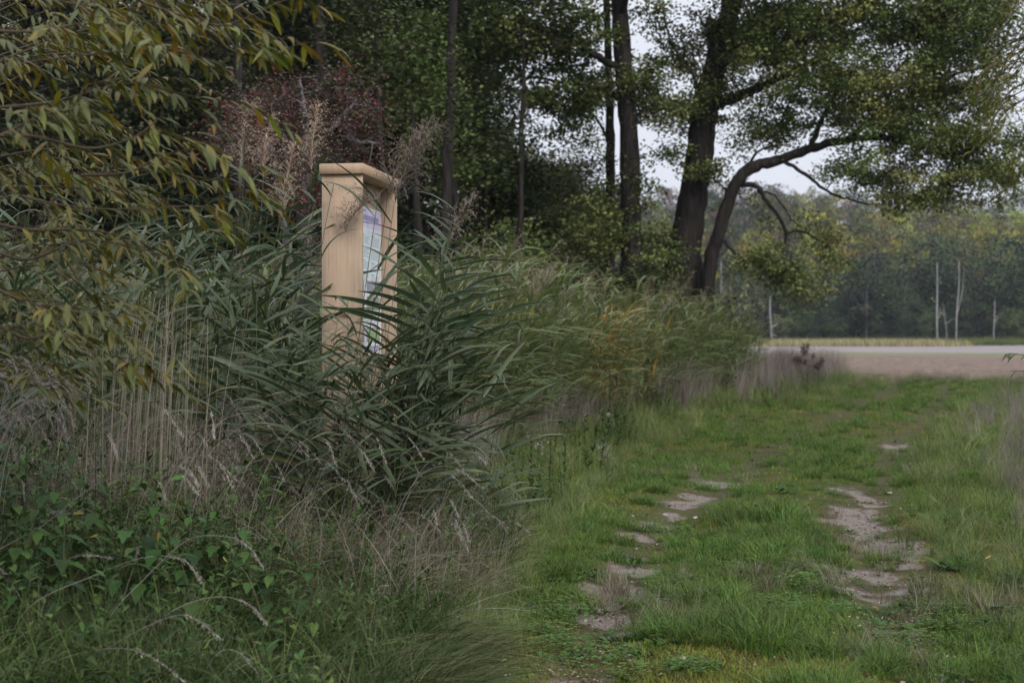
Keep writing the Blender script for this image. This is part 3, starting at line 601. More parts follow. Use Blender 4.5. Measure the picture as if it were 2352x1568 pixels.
# ------------------------------------------------------------------ trees behind the reeds
def bezier_to(a, b, r, sag=.15, n=5):
    a = np.asarray(a); b = np.asarray(b); d = np.linalg.norm(b - a); mid = (a + b) / 2 + r.normal(0, .10 * d, 3) + np.array([0, 0, sag * d])
    t = np.linspace(0, 1, n)[:, None]; return (1 - t) ** 2 * a + 2 * t * (1 - t) * mid + t ** 2 * b
def tree(name, label, limbs, blobs, ncl, nleaf, lsize, cols, seed, clr=.42, group=None, k=8, flat=.55, tw=.014, up=.55, cat='tree', stuffcol=None, twmat=None, pcol=None, rmax=None):
    """limbs: [(points, radii)], the first is the trunk; blobs: (centre, radii, weight) where the foliage hangs, joined to the limbs by twigs"""
    r = rng(seed); base = np.asarray(limbs[0][0][0], float)
    e = empty(name, base, label, cat, group); nodes = []; nrad = []
    for q, (P, Rd) in enumerate(limbs):
        n_ = max(10, 6 * len(P)); Pl, Rl = smooth_line(P, n_, Rd)
        Pl = Pl + r.normal(0, .012, Pl.shape) * 1
        Rw = Rl * (1 + .06 * r.normal(size=len(Rl)))
        MB().add(*tube(Pl - base, Rw, k if q == 0 else max(5, k - 2))).obj('trunk' if q == 0 else 'limb', twmat or M_BARK, e, True)
        nodes.append(Pl); nrad.append(Rl)
    nodes = np.concatenate(nodes); nrad = np.concatenate(nrad)
    wts = np.array([b[2] for b in blobs], float); wts /= wts.sum()
    bi = r.choice(len(blobs), ncl, p=wts); d = r.normal(size=(ncl, 3)); d /= np.linalg.norm(d, axis=1)[:, None]; d *= (r.uniform(0, 1, (ncl, 1)) ** .42)
    Cc = np.array([blobs[i][0] for i in bi]) + d * np.array([blobs[i][1] for i in bi])
    Cc = Cc[Cc[:, 2] > .4]; ncl = len(Cc)
    # connect clusters to the growing skeleton, nearest first
    D0 = np.array([np.min(np.linalg.norm(nodes - c, axis=1)) for c in Cc]); Cc = Cc[np.argsort(D0)]
    m = MB(); NN = np.zeros((len(nodes) + ncl * 5, 3)); cnt = len(nodes); NN[:cnt] = nodes
    RR = np.zeros(len(NN)); RR[:cnt] = nrad
    for c in Cc:
        dd = NN[:cnt] - c; dist = np.sqrt((dd ** 2).sum(1)); j = int(np.argmin(dist + .35 * np.clip(dd[:, 2], 0, None)))
        ds = dist[j]; q = bezier_to(NN[j], c, r, .12, 5); r0 = min(RR[j] * .7, tw * (1 + ds * .9)); rr = np.linspace(r0, max(.004, r0 * .35), 5)
        m.add(*tube(q - base, rr, 3)); NN[cnt:cnt + 4] = q[1:]; RR[cnt:cnt + 4] = rr[1:]; cnt += 4
    tag(m.obj('twigs', twmat or M_BARK, e), kind='stuff')
    per = max(1, nleaf // max(1, ncl)); P = np.repeat(Cc, per, 0); n_ = len(P)
    sd_ = r.normal(size=(ncl, 3)) * [1, 1, .25] + [0, 0, -.45]; sd_ /= np.linalg.norm(sd_, axis=1)[:, None]; sd_ = np.repeat(sd_, per, 0)
    g_ = (np.clip(r.normal(size=(n_, 3)), -1.7, 1.7) * .62 * np.array([1, 1, flat]) + sd_ * r.uniform(-2.0, 2.0, (n_, 1))) * clr * np.repeat(r.uniform(.6, 1.3, (ncl, 1)), per, 0)
    cl = np.repeat(pick(cols, ncl, r, pcol, .38), per, 0) * r.uniform(.75, 1.3, (n_, 1))
    m = MB(); m.add(*cards(P + g_ - base, r.uniform(.7, 1.25, n_) * lsize, r, up, .8, np.clip(cl, 0, 1)))
    tag(m.obj('crown', M_LEAF, e), kind='stuff')
    return e
ALDER = [(.10, .13, .035), (.13, .155, .045), (.07, .10, .03), (.19, .20, .06)]
OAK = [(.13, .155, .045), (.17, .185, .06), (.09, .115, .035), (.23, .23, .08)]
def blob(x, y, d, rx, ry, rd=1.6, wt=None):
    s = d / F; return (at(x, y, d), np.array([rx * s, rd, ry * s]), wt if wt else rx * ry / 1000.)
def limb(pts, r0, r1):
    P = np.array([at(*q) for q in pts]); return (P, np.linspace(r0, r1, len(P)))
# alder with the tall straight trunk
D = 36
b0 = at(1448, 640, D); b0[2] = -.1
tree('alder_tree', 'tall alder with one straight dark trunk, left of the leaning twin-trunked tree',
     [(np.array([b0, at(1450, 600, D), at(1448, 420, D), at(1440, 250, D), at(1425, 50, D), at(1415, -200, D), at(1420, -600, D)]), [.32, .28, .25, .23, .22, .17, .05]),
      limb([(1430, 160, D), (1370, 130, D - .3), (1290, 85, D - .8), (1190, 60, D - 1.2), (1100, 75, D - 1.5)], .11, .03),
      limb([(1440, 235, D), (1380, 205, D - .2), (1300, 190, D - .5), (1210, 178, D - 1)], .09, .02),
      limb([(1420, 40, D), (1470, -60, D - 1), (1560, -160, D - 1)], .12, .04), limb([(1418, -80, D), (1330, -160, D), (1220, -260, D - 1)], .12, .04),
      limb([(1452, 540, D), (1500, 540, D), (1560, 545, D)], .04, .02)],
     [blob(1290, 60, D - .5, 120, 45), blob(1180, 110, D - 1, 90, 60), blob(1310, 130, D, 110, 45), blob(1350, 210, D, 90, 40), blob(1260, 230, D, 90, 60), blob(1330, 300, D, 70, 40),
      blob(1470, 440, D, 35, 50, 1), blob(1400, 520, D, 60, 80, 1), blob(1500, 610, D, 60, 50, 1), blob(1350, 560, D, 60, 80), blob(1480, 180, D, 40, 60), blob(1520, 240, D, 60, 50),
      blob(1390, 20, D, 50, 30), blob(1480, 30, D, 40, 30, 1), blob(1440, -250, D, 320, 160, 3.5, 70)],
     520, 60000, .10, ALDER, 301, .30, up=.3, flat=.6)
# thin trunk just left of it
b0 = at(1400, 650, 39); b0[2] = -.1
tree('young_alder', 'slender dark young tree close behind the left side of the tall alder trunk',
     [(np.array([b0, at(1402, 400, 39), at(1400, 250, 39), at(1396, 100, 39), at(1392, -120, 39), at(1390, -350, 39)]), [.14, .13, .11, .10, .08, .03]),
      limb([(1400, 330, 39), (1350, 250, 39), (1270, 215, 39)], .05, .02)],
     [blob(1330, 380, 39, 70, 60), blob(1300, 480, 39, 80, 70), blob(1380, 440, 39, 50, 60, 1), blob(1390, 180, 39, 60, 70, 1), blob(1380, -200, 39, 120, 140, 2, 20)], 200, 10000, .105, ALDER, 302, .3)
# the big leaning tree with the second, arching stem
D = 38
b0 = at(1580, 700, D); b0[2] = -.1
RB = .34
tree('leaning_tree', 'big broad-crowned tree with a thick leaning trunk and a second stem arching to the right',
     [(np.array([b0, at(1568, 640, D), at(1585, 500, D), at(1605, 370, D), at(1622, 240, D), at(1655, 110, D), at(1690, -40, D), at(1730, -260, D), at(1740, -550, D)]), [.62, .50, .40, .36, .35, .30, .26, .16, .05]),
      (np.array([np.append(at(1612, 700, D - .8)[:2], -.1), at(1628, 630, D - .8), at(1650, 540, D - .9), at(1678, 450, D - 1), at(1715, 392, D - 1.1), at(1790, 368, D - 1.2), at(1860, 342, D - 1.3), at(1940, 322, D - 1.5), at(2040, 318, D - 1.7), at(2150, 345, D - 2), at(2260, 380, D - 2)]),
       [.22, .19, .17, .165, .155, .135, .12, .10, .08, .05, .03]),
      limb([(1640, 240, D), (1690, 225, D - .5), (1745, 200, D - 1), (1830, 160, D - 1.5), (1940, 110, D - 2)], .17, .04),
      limb([(1660, 130, D), (1740, 60, D - 1), (1850, 0, D - 1.5), (2000, -60, D - 2), (2150, -90, D - 2)], .15, .04),
      limb([(1612, 300, D), (1570, 270, D), (1520, 250, D), (1470, 260, D)], .07, .02),
      limb([(1615, 280, D), (1590, 170, D), (1545, 110, D), (1520, 20, D)], .045, .02),
      limb([(1700, 425, D - 1), (1735, 428, D - 1.2), (1760, 460, D - 1.3), (1790, 500, D - 1.4), (1806, 540, D - 1.5), (1795, 580, D - 1.5)], .075, .035),
      limb([(1806, 540, D - 1.5), (1830, 530, D - 1.5), (1870, 545, D - 1.6), (1905, 580, D - 1.7), (1900, 640, D - 1.7)], .035, .01),
      limb([(1740, 440, D - 1.2), (1780, 450, D - 1.2), (1815, 500, D - 1.3), (1840, 520, D - 1.3)], .03, .012),
      limb([(1790, 366, D - 1.2), (1850, 400, D - 1.4), (1900, 440, D - 1.5), (1950, 458, D - 1.6), (2000, 470, D - 1.6)], .055, .02),
      limb([(1715, 392, D - 1.1), (1740, 350, D - 1), (1780, 335, D - .8)], .05, .015),
      limb([(1655, 545, D - .9), (1700, 590, D - 1.5), (1770, 620, D - 2), (1840, 650, D - 2.4)], .05, .015),
      limb([(1640, 560, D - .9), (1680, 470, D - .6), (1650, 420, D - .4), (1625, 405, D - .3)], .045, .015),
      limb([(1860, 342, D - 1.3), (1900, 250, D - 1), (1960, 170, D - 1), (2050, 110, D - 1)], .08, .02),
      limb([(1940, 322, D - 1.5), (2050, 240, D - 1.5), (2170, 180, D - 2), (2280, 150, D - 2)], .08, .02)],
     [blob(1720, 60, D, 90, 60), blob(1800, 90, D - 1, 110, 70), blob(1900, 50, D - 1, 130, 90), blob(2060, 40, D - 1.5, 160, 90), blob(2220, 60, D - 2, 120, 110), blob(2200, 200, D - 2, 130, 90),
      blob(2050, 190, D - 1.5, 130, 90), blob(1920, 190, D - 1.5, 100, 80), blob(1820, 210, D - 1.2, 90, 55), blob(1730, 170, D - 1, 60, 60), blob(1680, 100, D, 60, 60), blob(1640, 190, D - .5, 50, 60, 1),
      blob(2000, 290, D - 1.6, 110, 50), blob(2130, 310, D - 2, 120, 55), blob(2260, 330, D - 2, 110, 65), blob(2320, 400, D - 2, 70, 50), blob(1960, 380, D - 1.6, 60, 55), blob(2030, 410, D - 1.6, 60, 40),
      blob(2110, 400, D - 1.8, 60, 45), blob(2200, 410, D - 2, 60, 45), blob(2140, 455, D - 1.8, 50, 18, 1), blob(2060, 460, D - 1.8, 50, 22, 1), blob(2300, 455, D - 2, 50, 20, 1),
      blob(1840, 300, D - 1, 60, 26, 1), blob(1760, 300, D - .8, 60, 30, 1), blob(1700, 290, D - .5, 50, 40, 1), blob(1580, 150, D, 40, 36, 1), blob(1540, 60, D, 44, 40, 1), blob(1505, 180, D, 36, 40, 1), blob(1600, 50, D, 40, 40, 1), blob(1570, 260, D, 44, 36, 1), blob(1560, 345, D - .5, 40, 26, 1),
      blob(1625, 390, D - .7, 36, 34, .8, .8), blob(1520, 560, D, 46, 40, 1),
      blob(1725, 590, D - 1.8, 45, 26, .7, 1.6), blob(1790, 618, D - 2, 45, 26, .7, 1.6), blob(1845, 655, D - 2.4, 40, 28, .7, 1.6), blob(1885, 680, D - 2.4, 22, 18, .4, .6),
      blob(1850, 525, D - 1.4, 30, 24, .6, .7), blob(1900, 560, D - 1.6, 42, 34, .7, 1.0), blob(1930, 595, D - 1.7, 30, 24, .6, .5), blob(1700, 450, D - .8, 36, 30, .7, .6), blob(1750, 520, D - 1, 30, 34, .6, .35),
      blob(1900, 620, D - 1.7, 40, 20, .6, .4), blob(1800, -220, D - 1, 380, 160, 4.5, 130)],
     1350, 190000, .092, OAK, 303, .31, k=12, up=.28, flat=.6)
# a tree row further behind fills the upper right crown
def simple_tree(name, label, px, d, H, Wd, seed, cols, nleaf, ls, group=None, z0=.06, ncl=260, lean=0, tr=.2, clr=.45, up=.3):
    X = (px - HX) / F * d; r = rng(seed); B0 = np.array([X, d, -.1])
    Q = np.array([B0, B0 + [lean * .2, 0, H * .3], B0 + [lean * .6 + r.normal(0, .2), r.normal(0, .2), H * .6], B0 + [lean, 0, H * .95]])
    lim = [(Q, [tr, tr * .8, tr * .5, tr * .12])]
    for j in range(6):
        u = r.uniform(.2, .7); a = r.uniform(0, 6.28); s_ = B0 + np.array([lean * u, 0, H * u]); l_ = r.uniform(.25, .5) * Wd
        dv = np.array([math.cos(a), math.sin(a), .7]); lim.append((np.array([s_, s_ + dv * l_ * .5, s_ + dv * [1, 1, .8] * l_]), [tr * .35, tr * .25, tr * .08]))
    bl = []
    for j in range(16):
        zz = r.uniform(z0, .95); a = r.uniform(0, 6.28); q = math.sqrt(max(.1, 1 - ((zz - .5) / .55) ** 2)) * r.uniform(.2, .75) * Wd / 2
        bl.append((B0 + np.array([math.cos(a) * q + lean * zz, math.sin(a) * q, zz * H]), np.array([Wd * .2, Wd * .2, H * .09]), 1 if zz > .6 else 1.5))
    return tree(name, label, lim, bl, ncl, nleaf, ls, cols, seed, clr, group, 7, .6, .016, up)
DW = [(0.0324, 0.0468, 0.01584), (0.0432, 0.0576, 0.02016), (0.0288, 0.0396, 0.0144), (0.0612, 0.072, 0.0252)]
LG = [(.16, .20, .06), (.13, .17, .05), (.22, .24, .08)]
G1 = 'dark trees massed behind the reeds'
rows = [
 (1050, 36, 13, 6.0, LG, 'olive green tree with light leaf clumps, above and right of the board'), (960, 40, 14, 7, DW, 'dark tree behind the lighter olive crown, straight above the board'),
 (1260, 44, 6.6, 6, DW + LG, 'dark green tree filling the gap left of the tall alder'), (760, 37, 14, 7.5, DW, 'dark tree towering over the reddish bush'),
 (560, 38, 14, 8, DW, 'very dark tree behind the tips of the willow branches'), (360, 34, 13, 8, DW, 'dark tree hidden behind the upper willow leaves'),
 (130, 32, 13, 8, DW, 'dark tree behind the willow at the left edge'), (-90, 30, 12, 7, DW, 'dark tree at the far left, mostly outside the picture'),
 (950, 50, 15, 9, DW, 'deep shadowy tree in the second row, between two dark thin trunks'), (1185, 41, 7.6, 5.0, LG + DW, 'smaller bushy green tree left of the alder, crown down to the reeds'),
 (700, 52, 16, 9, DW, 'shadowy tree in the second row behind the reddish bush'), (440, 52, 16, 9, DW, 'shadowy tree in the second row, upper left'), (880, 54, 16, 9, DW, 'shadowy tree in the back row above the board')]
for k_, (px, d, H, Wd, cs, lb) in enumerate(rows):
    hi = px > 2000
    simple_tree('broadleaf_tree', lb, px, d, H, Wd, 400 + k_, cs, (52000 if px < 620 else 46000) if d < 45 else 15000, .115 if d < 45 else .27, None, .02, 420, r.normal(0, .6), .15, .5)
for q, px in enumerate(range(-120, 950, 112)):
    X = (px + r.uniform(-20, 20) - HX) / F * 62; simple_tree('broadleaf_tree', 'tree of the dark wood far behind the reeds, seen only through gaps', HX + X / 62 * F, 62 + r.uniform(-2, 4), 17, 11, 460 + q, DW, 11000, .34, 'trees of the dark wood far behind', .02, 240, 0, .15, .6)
def trunk_thing(px0, y0, px1, y1, d, r0, lb, seed):
    A = at(px0, y0, d); A[2] = -.1; Bp = at(px1, y1, d); r = rng(seed)
    T = Bp + (Bp - A) * .35
    lim = [(np.array([A, A * .6 + Bp * .4 + [r.normal(0, .1), 0, 0], Bp, T]), [r0, r0 * .85, r0 * .6, r0 * .2])]
    bl = [(T + r.normal(0, .8, 3), np.array([1.3, 1.2, .8]), 1) for _ in range(4)]
    tree('slender_tree', lb, lim, bl, 50, 2600, .11, DW, seed, .35)
trunk_thing(1032, 620, 1040, 60, 30, .15, 'dark straight trunk seen against the trees, right of the board', 501)
trunk_thing(905, 380, 868, 190, 27, .075, 'thin leaning trunk rising from behind the board roof towards the upper left', 502)
trunk_thing(985, 520, 955, 430, 24, .10, 'short dark leaning stem just right of the board, behind the seed head', 503)
trunk_thing(1185, 400, 1200, 250, 34, .09, 'thin dark stem with a small fork, left of the alder', 504)
trunk_thing(735, 300, 732, 0, 33, .22, 'thick shadowy trunk above the reddish bush', 505)
trunk_thing(1115, 560, 1112, 380, 38, .10, 'faint pale-edged stem between the board and the alder', 506)
trunk_thing(560, 300, 545, 0, 31, .16, 'shadowy trunk behind the willow branch tips', 507)
# low scrub under the trees
G2 = 'low dark shrubs at the foot of the trees'
def shrub(px, d, H, Wd, cols, lb, seed, nleaf=12000, ls=.12, group=None):
    X = (px - HX) / F * d; r = rng(seed); B0 = np.array([X, d, -.1]); lim = []
    for j in range(5):
        a = r.uniform(0, 6.28); dv = np.array([math.cos(a) * .35, math.sin(a) * .35, 1]); lim.append((np.array([B0, B0 + dv * H * .4, B0 + dv * H * .8]), [.04, .03, .012]))
    bl = [(B0 + np.array([r.uniform(-.4, .4) * Wd, r.uniform(-.35, .35) * Wd, r.uniform(.1, .95) * H]), np.array([Wd * .22, Wd * .2, H * .16]), 1) for _ in range(12)]
    return tree('shrub', lb, lim, bl, 150, nleaf, ls, cols, seed, .28, group, 5, .7, .012, .45, 'shrub')
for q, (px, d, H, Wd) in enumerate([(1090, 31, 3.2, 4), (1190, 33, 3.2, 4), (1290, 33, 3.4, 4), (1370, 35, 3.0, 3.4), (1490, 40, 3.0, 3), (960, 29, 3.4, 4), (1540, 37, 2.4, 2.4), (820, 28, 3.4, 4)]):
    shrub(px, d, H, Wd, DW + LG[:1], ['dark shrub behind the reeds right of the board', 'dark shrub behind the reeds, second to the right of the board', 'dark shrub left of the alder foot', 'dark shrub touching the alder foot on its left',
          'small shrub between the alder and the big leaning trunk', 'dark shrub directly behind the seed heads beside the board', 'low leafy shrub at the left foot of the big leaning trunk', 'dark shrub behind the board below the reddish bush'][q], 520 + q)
# reddish hawthorn with grey twigs
B0 = at(700, 420, 22); B0[2] = -.1
def L2(*p): return (np.array([B0] + [at(*q) for q in p]), np.linspace(.09, .012, len(p) + 1))
tree('hawthorn_bush', 'reddish bush with grey bare twigs and red berries, left behind the board',
     [L2((690, 400, 22), (660, 330, 21.5), (600, 260, 21)), L2((720, 380, 22), (760, 300, 21.5), (820, 230, 21.5)), L2((700, 350, 21.5), (700, 260, 21), (690, 180, 21)), L2((640, 400, 21.5), (580, 350, 21), (520, 330, 21)), L2((770, 380, 22), (830, 330, 21.5), (870, 330, 21.5))],
     [blob(780, 210, 22, 70, 50, 1.2), blob(850, 260, 22, 40, 60, 1.2), blob(680, 260, 22, 90, 80, 1.2), blob(800, 320, 22, 70, 60, 1.2), blob(600, 260, 21.5, 80, 70, 1.2), blob(650, 360, 21.5, 120, 60, 1.2), blob(540, 330, 21.5, 60, 70, 1.2), blob(770, 400, 21.5, 90, 50, 1), blob(700, 450, 21.5, 120, 60, 1)],
     820, 17000, .05, [(.13, .05, .045), (.17, .05, .05), (.11, .075, .06), (.13, .10, .09), (.08, .10, .045), (.28, .04, .045)], 600, .24, twmat=M_GTWIG, tw=.014, pcol=[.2, .12, .26, .22, .15, .05], cat='bush')

# ------------------------------------------------------------------ wooden information board
M_WOOD, t, p, o = new_mat('varnished_wood'); n = t.nodes.new; l = t.links.new
tcx = n('ShaderNodeTexCoord'); mp = n('ShaderNodeMapping'); mp.inputs['Scale'].default_value = (14, 14, 1.1); l(tcx.outputs['Object'], mp.inputs[0])
g1 = n('ShaderNodeTexNoise'); g1.inputs['Scale'].default_value = 4; g1.inputs['Detail'].default_value = 8; g1.inputs['Distortion'].default_value = .4; l(mp.outputs[0], g1.inputs['Vector'])
g2 = n('ShaderNodeTexNoise'); g2.inputs['Scale'].default_value = 1.7; g2.inputs['Detail'].default_value = 3; l(tcx.outputs['Object'], g2.inputs['Vector'])
mp3 = n('ShaderNodeMapping'); mp3.inputs['Scale'].default_value = (120, 120, 2.5); l(tcx.outputs['Object'], mp3.inputs[0])
g3 = n('ShaderNodeTexNoise'); g3.inputs['Scale'].default_value = 1; g3.inputs['Detail'].default_value = 2; l(mp3.outputs[0], g3.inputs['Vector'])
wc = mixc(ramp(g1.outputs['Fac'], .3, .7), (.42, .305, .215), (.47, .345, .245)); wc = mixc(ramp(g3.outputs['Fac'], .55, .75), wc, (.42, .285, .19)); mp4 = n('ShaderNodeMapping'); mp4.inputs['Scale'].default_value = (22, 22, .7); l(tcx.outputs['Object'], mp4.inputs[0])
g4 = n('ShaderNodeTexNoise'); g4.inputs['Scale'].default_value = 1.0; g4.inputs['Detail'].default_value = 4; l(mp4.outputs[0], g4.inputs['Vector'])
sz4 = n('ShaderNodeSeparateXYZ'); l(tcx.outputs['Object'], sz4.inputs[0])
wc = mixc(ramp(g4.outputs['Fac'], .54, .78), wc, (.30, .245, .185)); wc = mixc(ramp(g3.outputs['Fac'], .68, .74), wc, (.20, .13, .085))
wc = mixc(ramp(g2.outputs['Fac'], .55, .8), wc, (.42, .32, .24))
at_ = n('ShaderNodeAttribute'); at_.attribute_name = 'Col'; mu = n('ShaderNodeMix'); mu.data_type = 'RGBA'; mu.blend_type = 'MULTIPLY'; mu.inputs[0].default_value = 1; l(wc, mu.inputs[6]); l(at_.outputs['Color'], mu.inputs[7])
l(mu.outputs[2], p.inputs['Base Color']); p.inputs['Roughness'].default_value = .55; p.inputs['Specular IOR Level'].default_value = .3
b = n('ShaderNodeBump'); b.inputs['Strength'].default_value = .15; b.inputs['Distance'].default_value = .002; l(g3.outputs['Fac'], b.inputs['Height']); l(b.outputs[0], p.inputs['Normal'])
M_POSTER, t, p, o = new_mat('printed_sheet'); a = t.nodes.new('ShaderNodeAttribute'); a.attribute_name = 'Col'; t.links.new(a.outputs['Color'], p.inputs['Base Color']); p.inputs['Roughness'].default_value = .3
ang = rad(9.0)
near = at(831, 0, 9.2); near = np.array([near[0], 9.2, 0]); gz = float(hz(near[0], 9.3))
side = np.array([-math.cos(ang), math.sin(ang), 0]); front = np.array([math.sin(ang), math.cos(ang), 0])   # side: into the box, front: along the open face
RM = np.array([-side, front, [0, 0, 1.0]])
board = empty('information_board', (near[0], near[1], gz), 'tan wooden information board with flat roof board, printed sheet inside, standing among the reeds', 'information board')
DP, LN, TH = .268, .97, .04; ZT = 1.55 + (770 - 401) / F * 9.2 - gz
def lb(s_in, s_al, z): return side * s_in + front * s_al + np.array([0, 0, z])
def wood_part(name, c, sx, sy, sz, tint=(1, 1, 1), bev=.004):
    m = MB(); box(m, (0, 0, 0), sx, sy, sz, tint, RM, bev); o = m.obj(name, M_WOOD, board, False); o.location = tuple(c); return o
wood_part('side_panel', lb(DP / 2, TH / 2, (ZT - .3) / 2), DP, TH, ZT + .3)
wood_part('side_panel', lb(DP / 2, LN - TH / 2, (ZT - .3) / 2), DP, TH, ZT + .3, (.97, .96, .95))
BZ0, BZ1 = .62, ZT - .004
wood_part('back_panel', lb(.118, LN / 2, (BZ0 + BZ1) / 2), .02, LN - 2 * TH - .004, BZ1 - BZ0)
wood_part('bottom_rail', lb(.118, LN / 2, .56), .16, LN - 2 * TH - .004, .10)
wood_part('roof_board', lb(DP / 2 - .003, LN / 2, ZT + .0345 + .003), DP + .026, LN + .05, .068, (1.0, .96, .92), .004)
for sa_, sz_ in ((.04, ZT - .06), (DP - .04, ZT - .06), (.10, 1.25), (.10, .62)):
    m = MB(); m.add(*tube([[0, 0, 0], -front * .002], [.0055, .0045], 8, (.25, .24, .23))); m.add((np.array([[0, 0, 0]]) - front * .002 + side * 0).repeat(3, 0) + np.array([[0, 0, .004], [.004, 0, -.003], [-.004, 0, -.003]]), [(0, 1, 2)], (.12, .12, .12))
    o = m.obj('screw', M_POSTER, board); o.location = tuple(side * sa_ - front * .0005 + np.array([0, 0, sz_]))
# printed sheet: title, paragraphs in columns, photographs
pw_, ph_ = LN - 2 * TH - .04, 1.0; nxp, nyp = 84, 150; r = rng(9)
U, Vv = np.meshgrid(np.arange(nxp), np.arange(nyp)); Cp = np.ones((nyp, nxp, 3)) * np.array([.80, .84, .92])
def rect(x0, x1, y0, y1, c, nz_=0): Cp[y0:y1, x0:x1] = np.clip(np.array(c) * (1 + nz_ * r.uniform(-1, 1, (y1 - y0, x1 - x0, 1))), 0, 1)
rect(0, nxp, 0, 20, (.70, .68, .90)); rect(0, 30, 20, 22, (.35, .38, .55)); rect(8, 76, 7, 13, (.30, .30, .55), .35); rect(0, nxp, 24, 70, (.72, .84, .90))
for c0, c1 in ((5, 24), (30, 50), (56, 79)):
    y_ = 27
    while y_ < 68:
        rect(c0, c0 + 9, y_, y_ + 1, (.22, .26, .3)); y_ += 2
        for q in range(r.integers(3, 6)):
            rect(c0, c1 - int(r.integers(0, 5)), y_, y_ + 1, (.42, .50, .55), .15); y_ += 2
        y_ += 2
rect(4, 38, 74, 86, (.33, .33, .36), .4); rect(44, 80, 74, 86, (.28, .32, .38), .4)
rect(4, 38, 90, 104, (.10, .22, .08), .5); rect(4, 38, 90, 94, (.5, .6, .75), .1); rect(44, 80, 90, 104, (.30, .33, .28), .5)
for y_ in range(107, 122, 2): rect(5, 38 - int(r.integers(0, 9)), y_, y_ + 1, (.45, .5, .58)); rect(44, 79 - int(r.integers(0, 9)), y_, y_ + 1, (.45, .5, .58))
rect(4, 38, 124, 137, (.22, .26, .72), .3); rect(44, 80, 124, 137, (.25, .42, .22), .4); rect(10, 30, 128, 132, (.7, .72, .9))
rect(4, 80, 141, 146, (.42, .42, .62), .4)
gx = (np.arange(nxp + 1) / nxp) * pw_; gy = ph_ - np.arange(nyp + 1) / nyp * ph_
m = MB(); XX, YY = np.meshgrid(np.arange(nxp), np.arange(nyp)); XX = XX.ravel(); YY = YY.ravel()
def pv(ix, iy): return front * gx[ix][:, None] + np.array([0, 0, 1.0]) * gy[iy][:, None]
Vq = np.stack([pv(XX, YY + 1), pv(XX + 1, YY + 1), pv(XX + 1, YY), pv(XX, YY)], 1).reshape(-1, 3)
m.add(Vq, np.arange(len(Vq)).reshape(-1, 4), np.repeat(Cp.reshape(-1, 3), 4, 0))
zc = 1.55 + (770 - 815) / F * 9.6 - gz
sheet = m.obj('printed_sheet', M_POSTER, board); sheet.location = tuple(lb(.102, TH + .02, zc))
m = MB(); box(m, (0, 0, 0), .005, pw_ + .014, ph_ + .014, (.85, .86, .88), RM, .001); o = m.obj('sheet_backing', M_POSTER, sheet); o.location = tuple(side * .003 + front * pw_ / 2 + np.array([0, 0, ph_ / 2]))
for (sa, zz) in ((.02, .02), (pw_ - .02, .02), (.02, ph_ - .02), (pw_ - .02, ph_ - .02)):
    m = MB(); m.add(*tube([-side * .004, np.zeros(3)], [.004, .006], 8, (.3, .3, .3))); o = m.obj('screw', M_POSTER, sheet); o.location = tuple(front * sa + np.array([0, 0, zz]) - side * .001)

# ------------------------------------------------------------------ reeds
RC = [(0.04524, 0.07644, 0.0351), (0.06084, 0.0975, 0.0429), (0.03276, 0.0585, 0.02964), (0.078, 0.1092, 0.0468)]
def reed_leaf_mesh(seed, L_=None):
    r = rng(seed); L_ = L_ or r.uniform(.48, .80); m = MB()
    m.add(*blades([[0, 0, 0]], 0, L_, r.uniform(.036, .050), r.uniform(.35, .95), r.uniform(1.25, 2.3), 9, r.uniform(1, 1.8), 'reed', r.uniform(-.9, .9), vary(RC[seed % 4] if seed % 12 != 5 else (.26, .22, .08), 1, r), vary(RC[seed % 4] if seed % 6 != 2 else (.24, .20, .10), 1, r), .35))
    me = m.mesh('leaf', True); me.materials.append(M_REED); return me
LEAFM = [reed_leaf_mesh(700 + k) for k in range(12)]
def plume(m, P0, r, L_=.32, az=0.0, lean=.5, n=46, col=(.15, .115, .095), wd=.0022, open_=1.0, droop=.9):
    """a drooping reed seed head: rachis with whorls of fine hanging side branches"""
    V_, F_, C_ = blades([P0], az, L_, .004, lean, lean + droop, 8, 1.3, 'stem', 0, col); m.add(V_, F_, C_)
    Cn = V_.reshape(9, 2, 3).mean(1); u = r.uniform(.02, .95, n) * 8; i = np.minimum(u.astype(int), 7); f = (u - i)[:, None]; Q = Cn[i] * (1 - f) + Cn[i + 1] * f
    a = az + r.normal(0, 1.0 * open_, n); l_ = r.uniform(.08, .23, n) * (1.15 - u / 11) * (L_ / .32) ** .7
    cc = vary(col, n, r, .35, .12); t0 = r.uniform(.3, 1.0, n); t1 = r.uniform(1.3, 2.7, n)
    V_, F_, C_ = blades(Q, a, l_, wd, t0, t1, 5, 1, 'stem', 0, cc); m.add(V_, F_, C_)
    Bn = V_.reshape(n, 6, 2, 3).mean(2); k_ = 6
    w_ = r.uniform(.25, 1, (n, k_)) * 5; ii = np.minimum(w_.astype(int), 4); ff = (w_ - ii)[..., None]
    S_ = (Bn[np.arange(n)[:, None], ii] * (1 - ff) + Bn[np.arange(n)[:, None], ii + 1] * ff).reshape(-1, 3) + r.normal(0, .004, (n * k_, 3))
    m.add(*cards(S_, r.uniform(.009, .019, n * k_), r, .0, .28, vary(col, n * k_, r, .4, .12), 2.0))
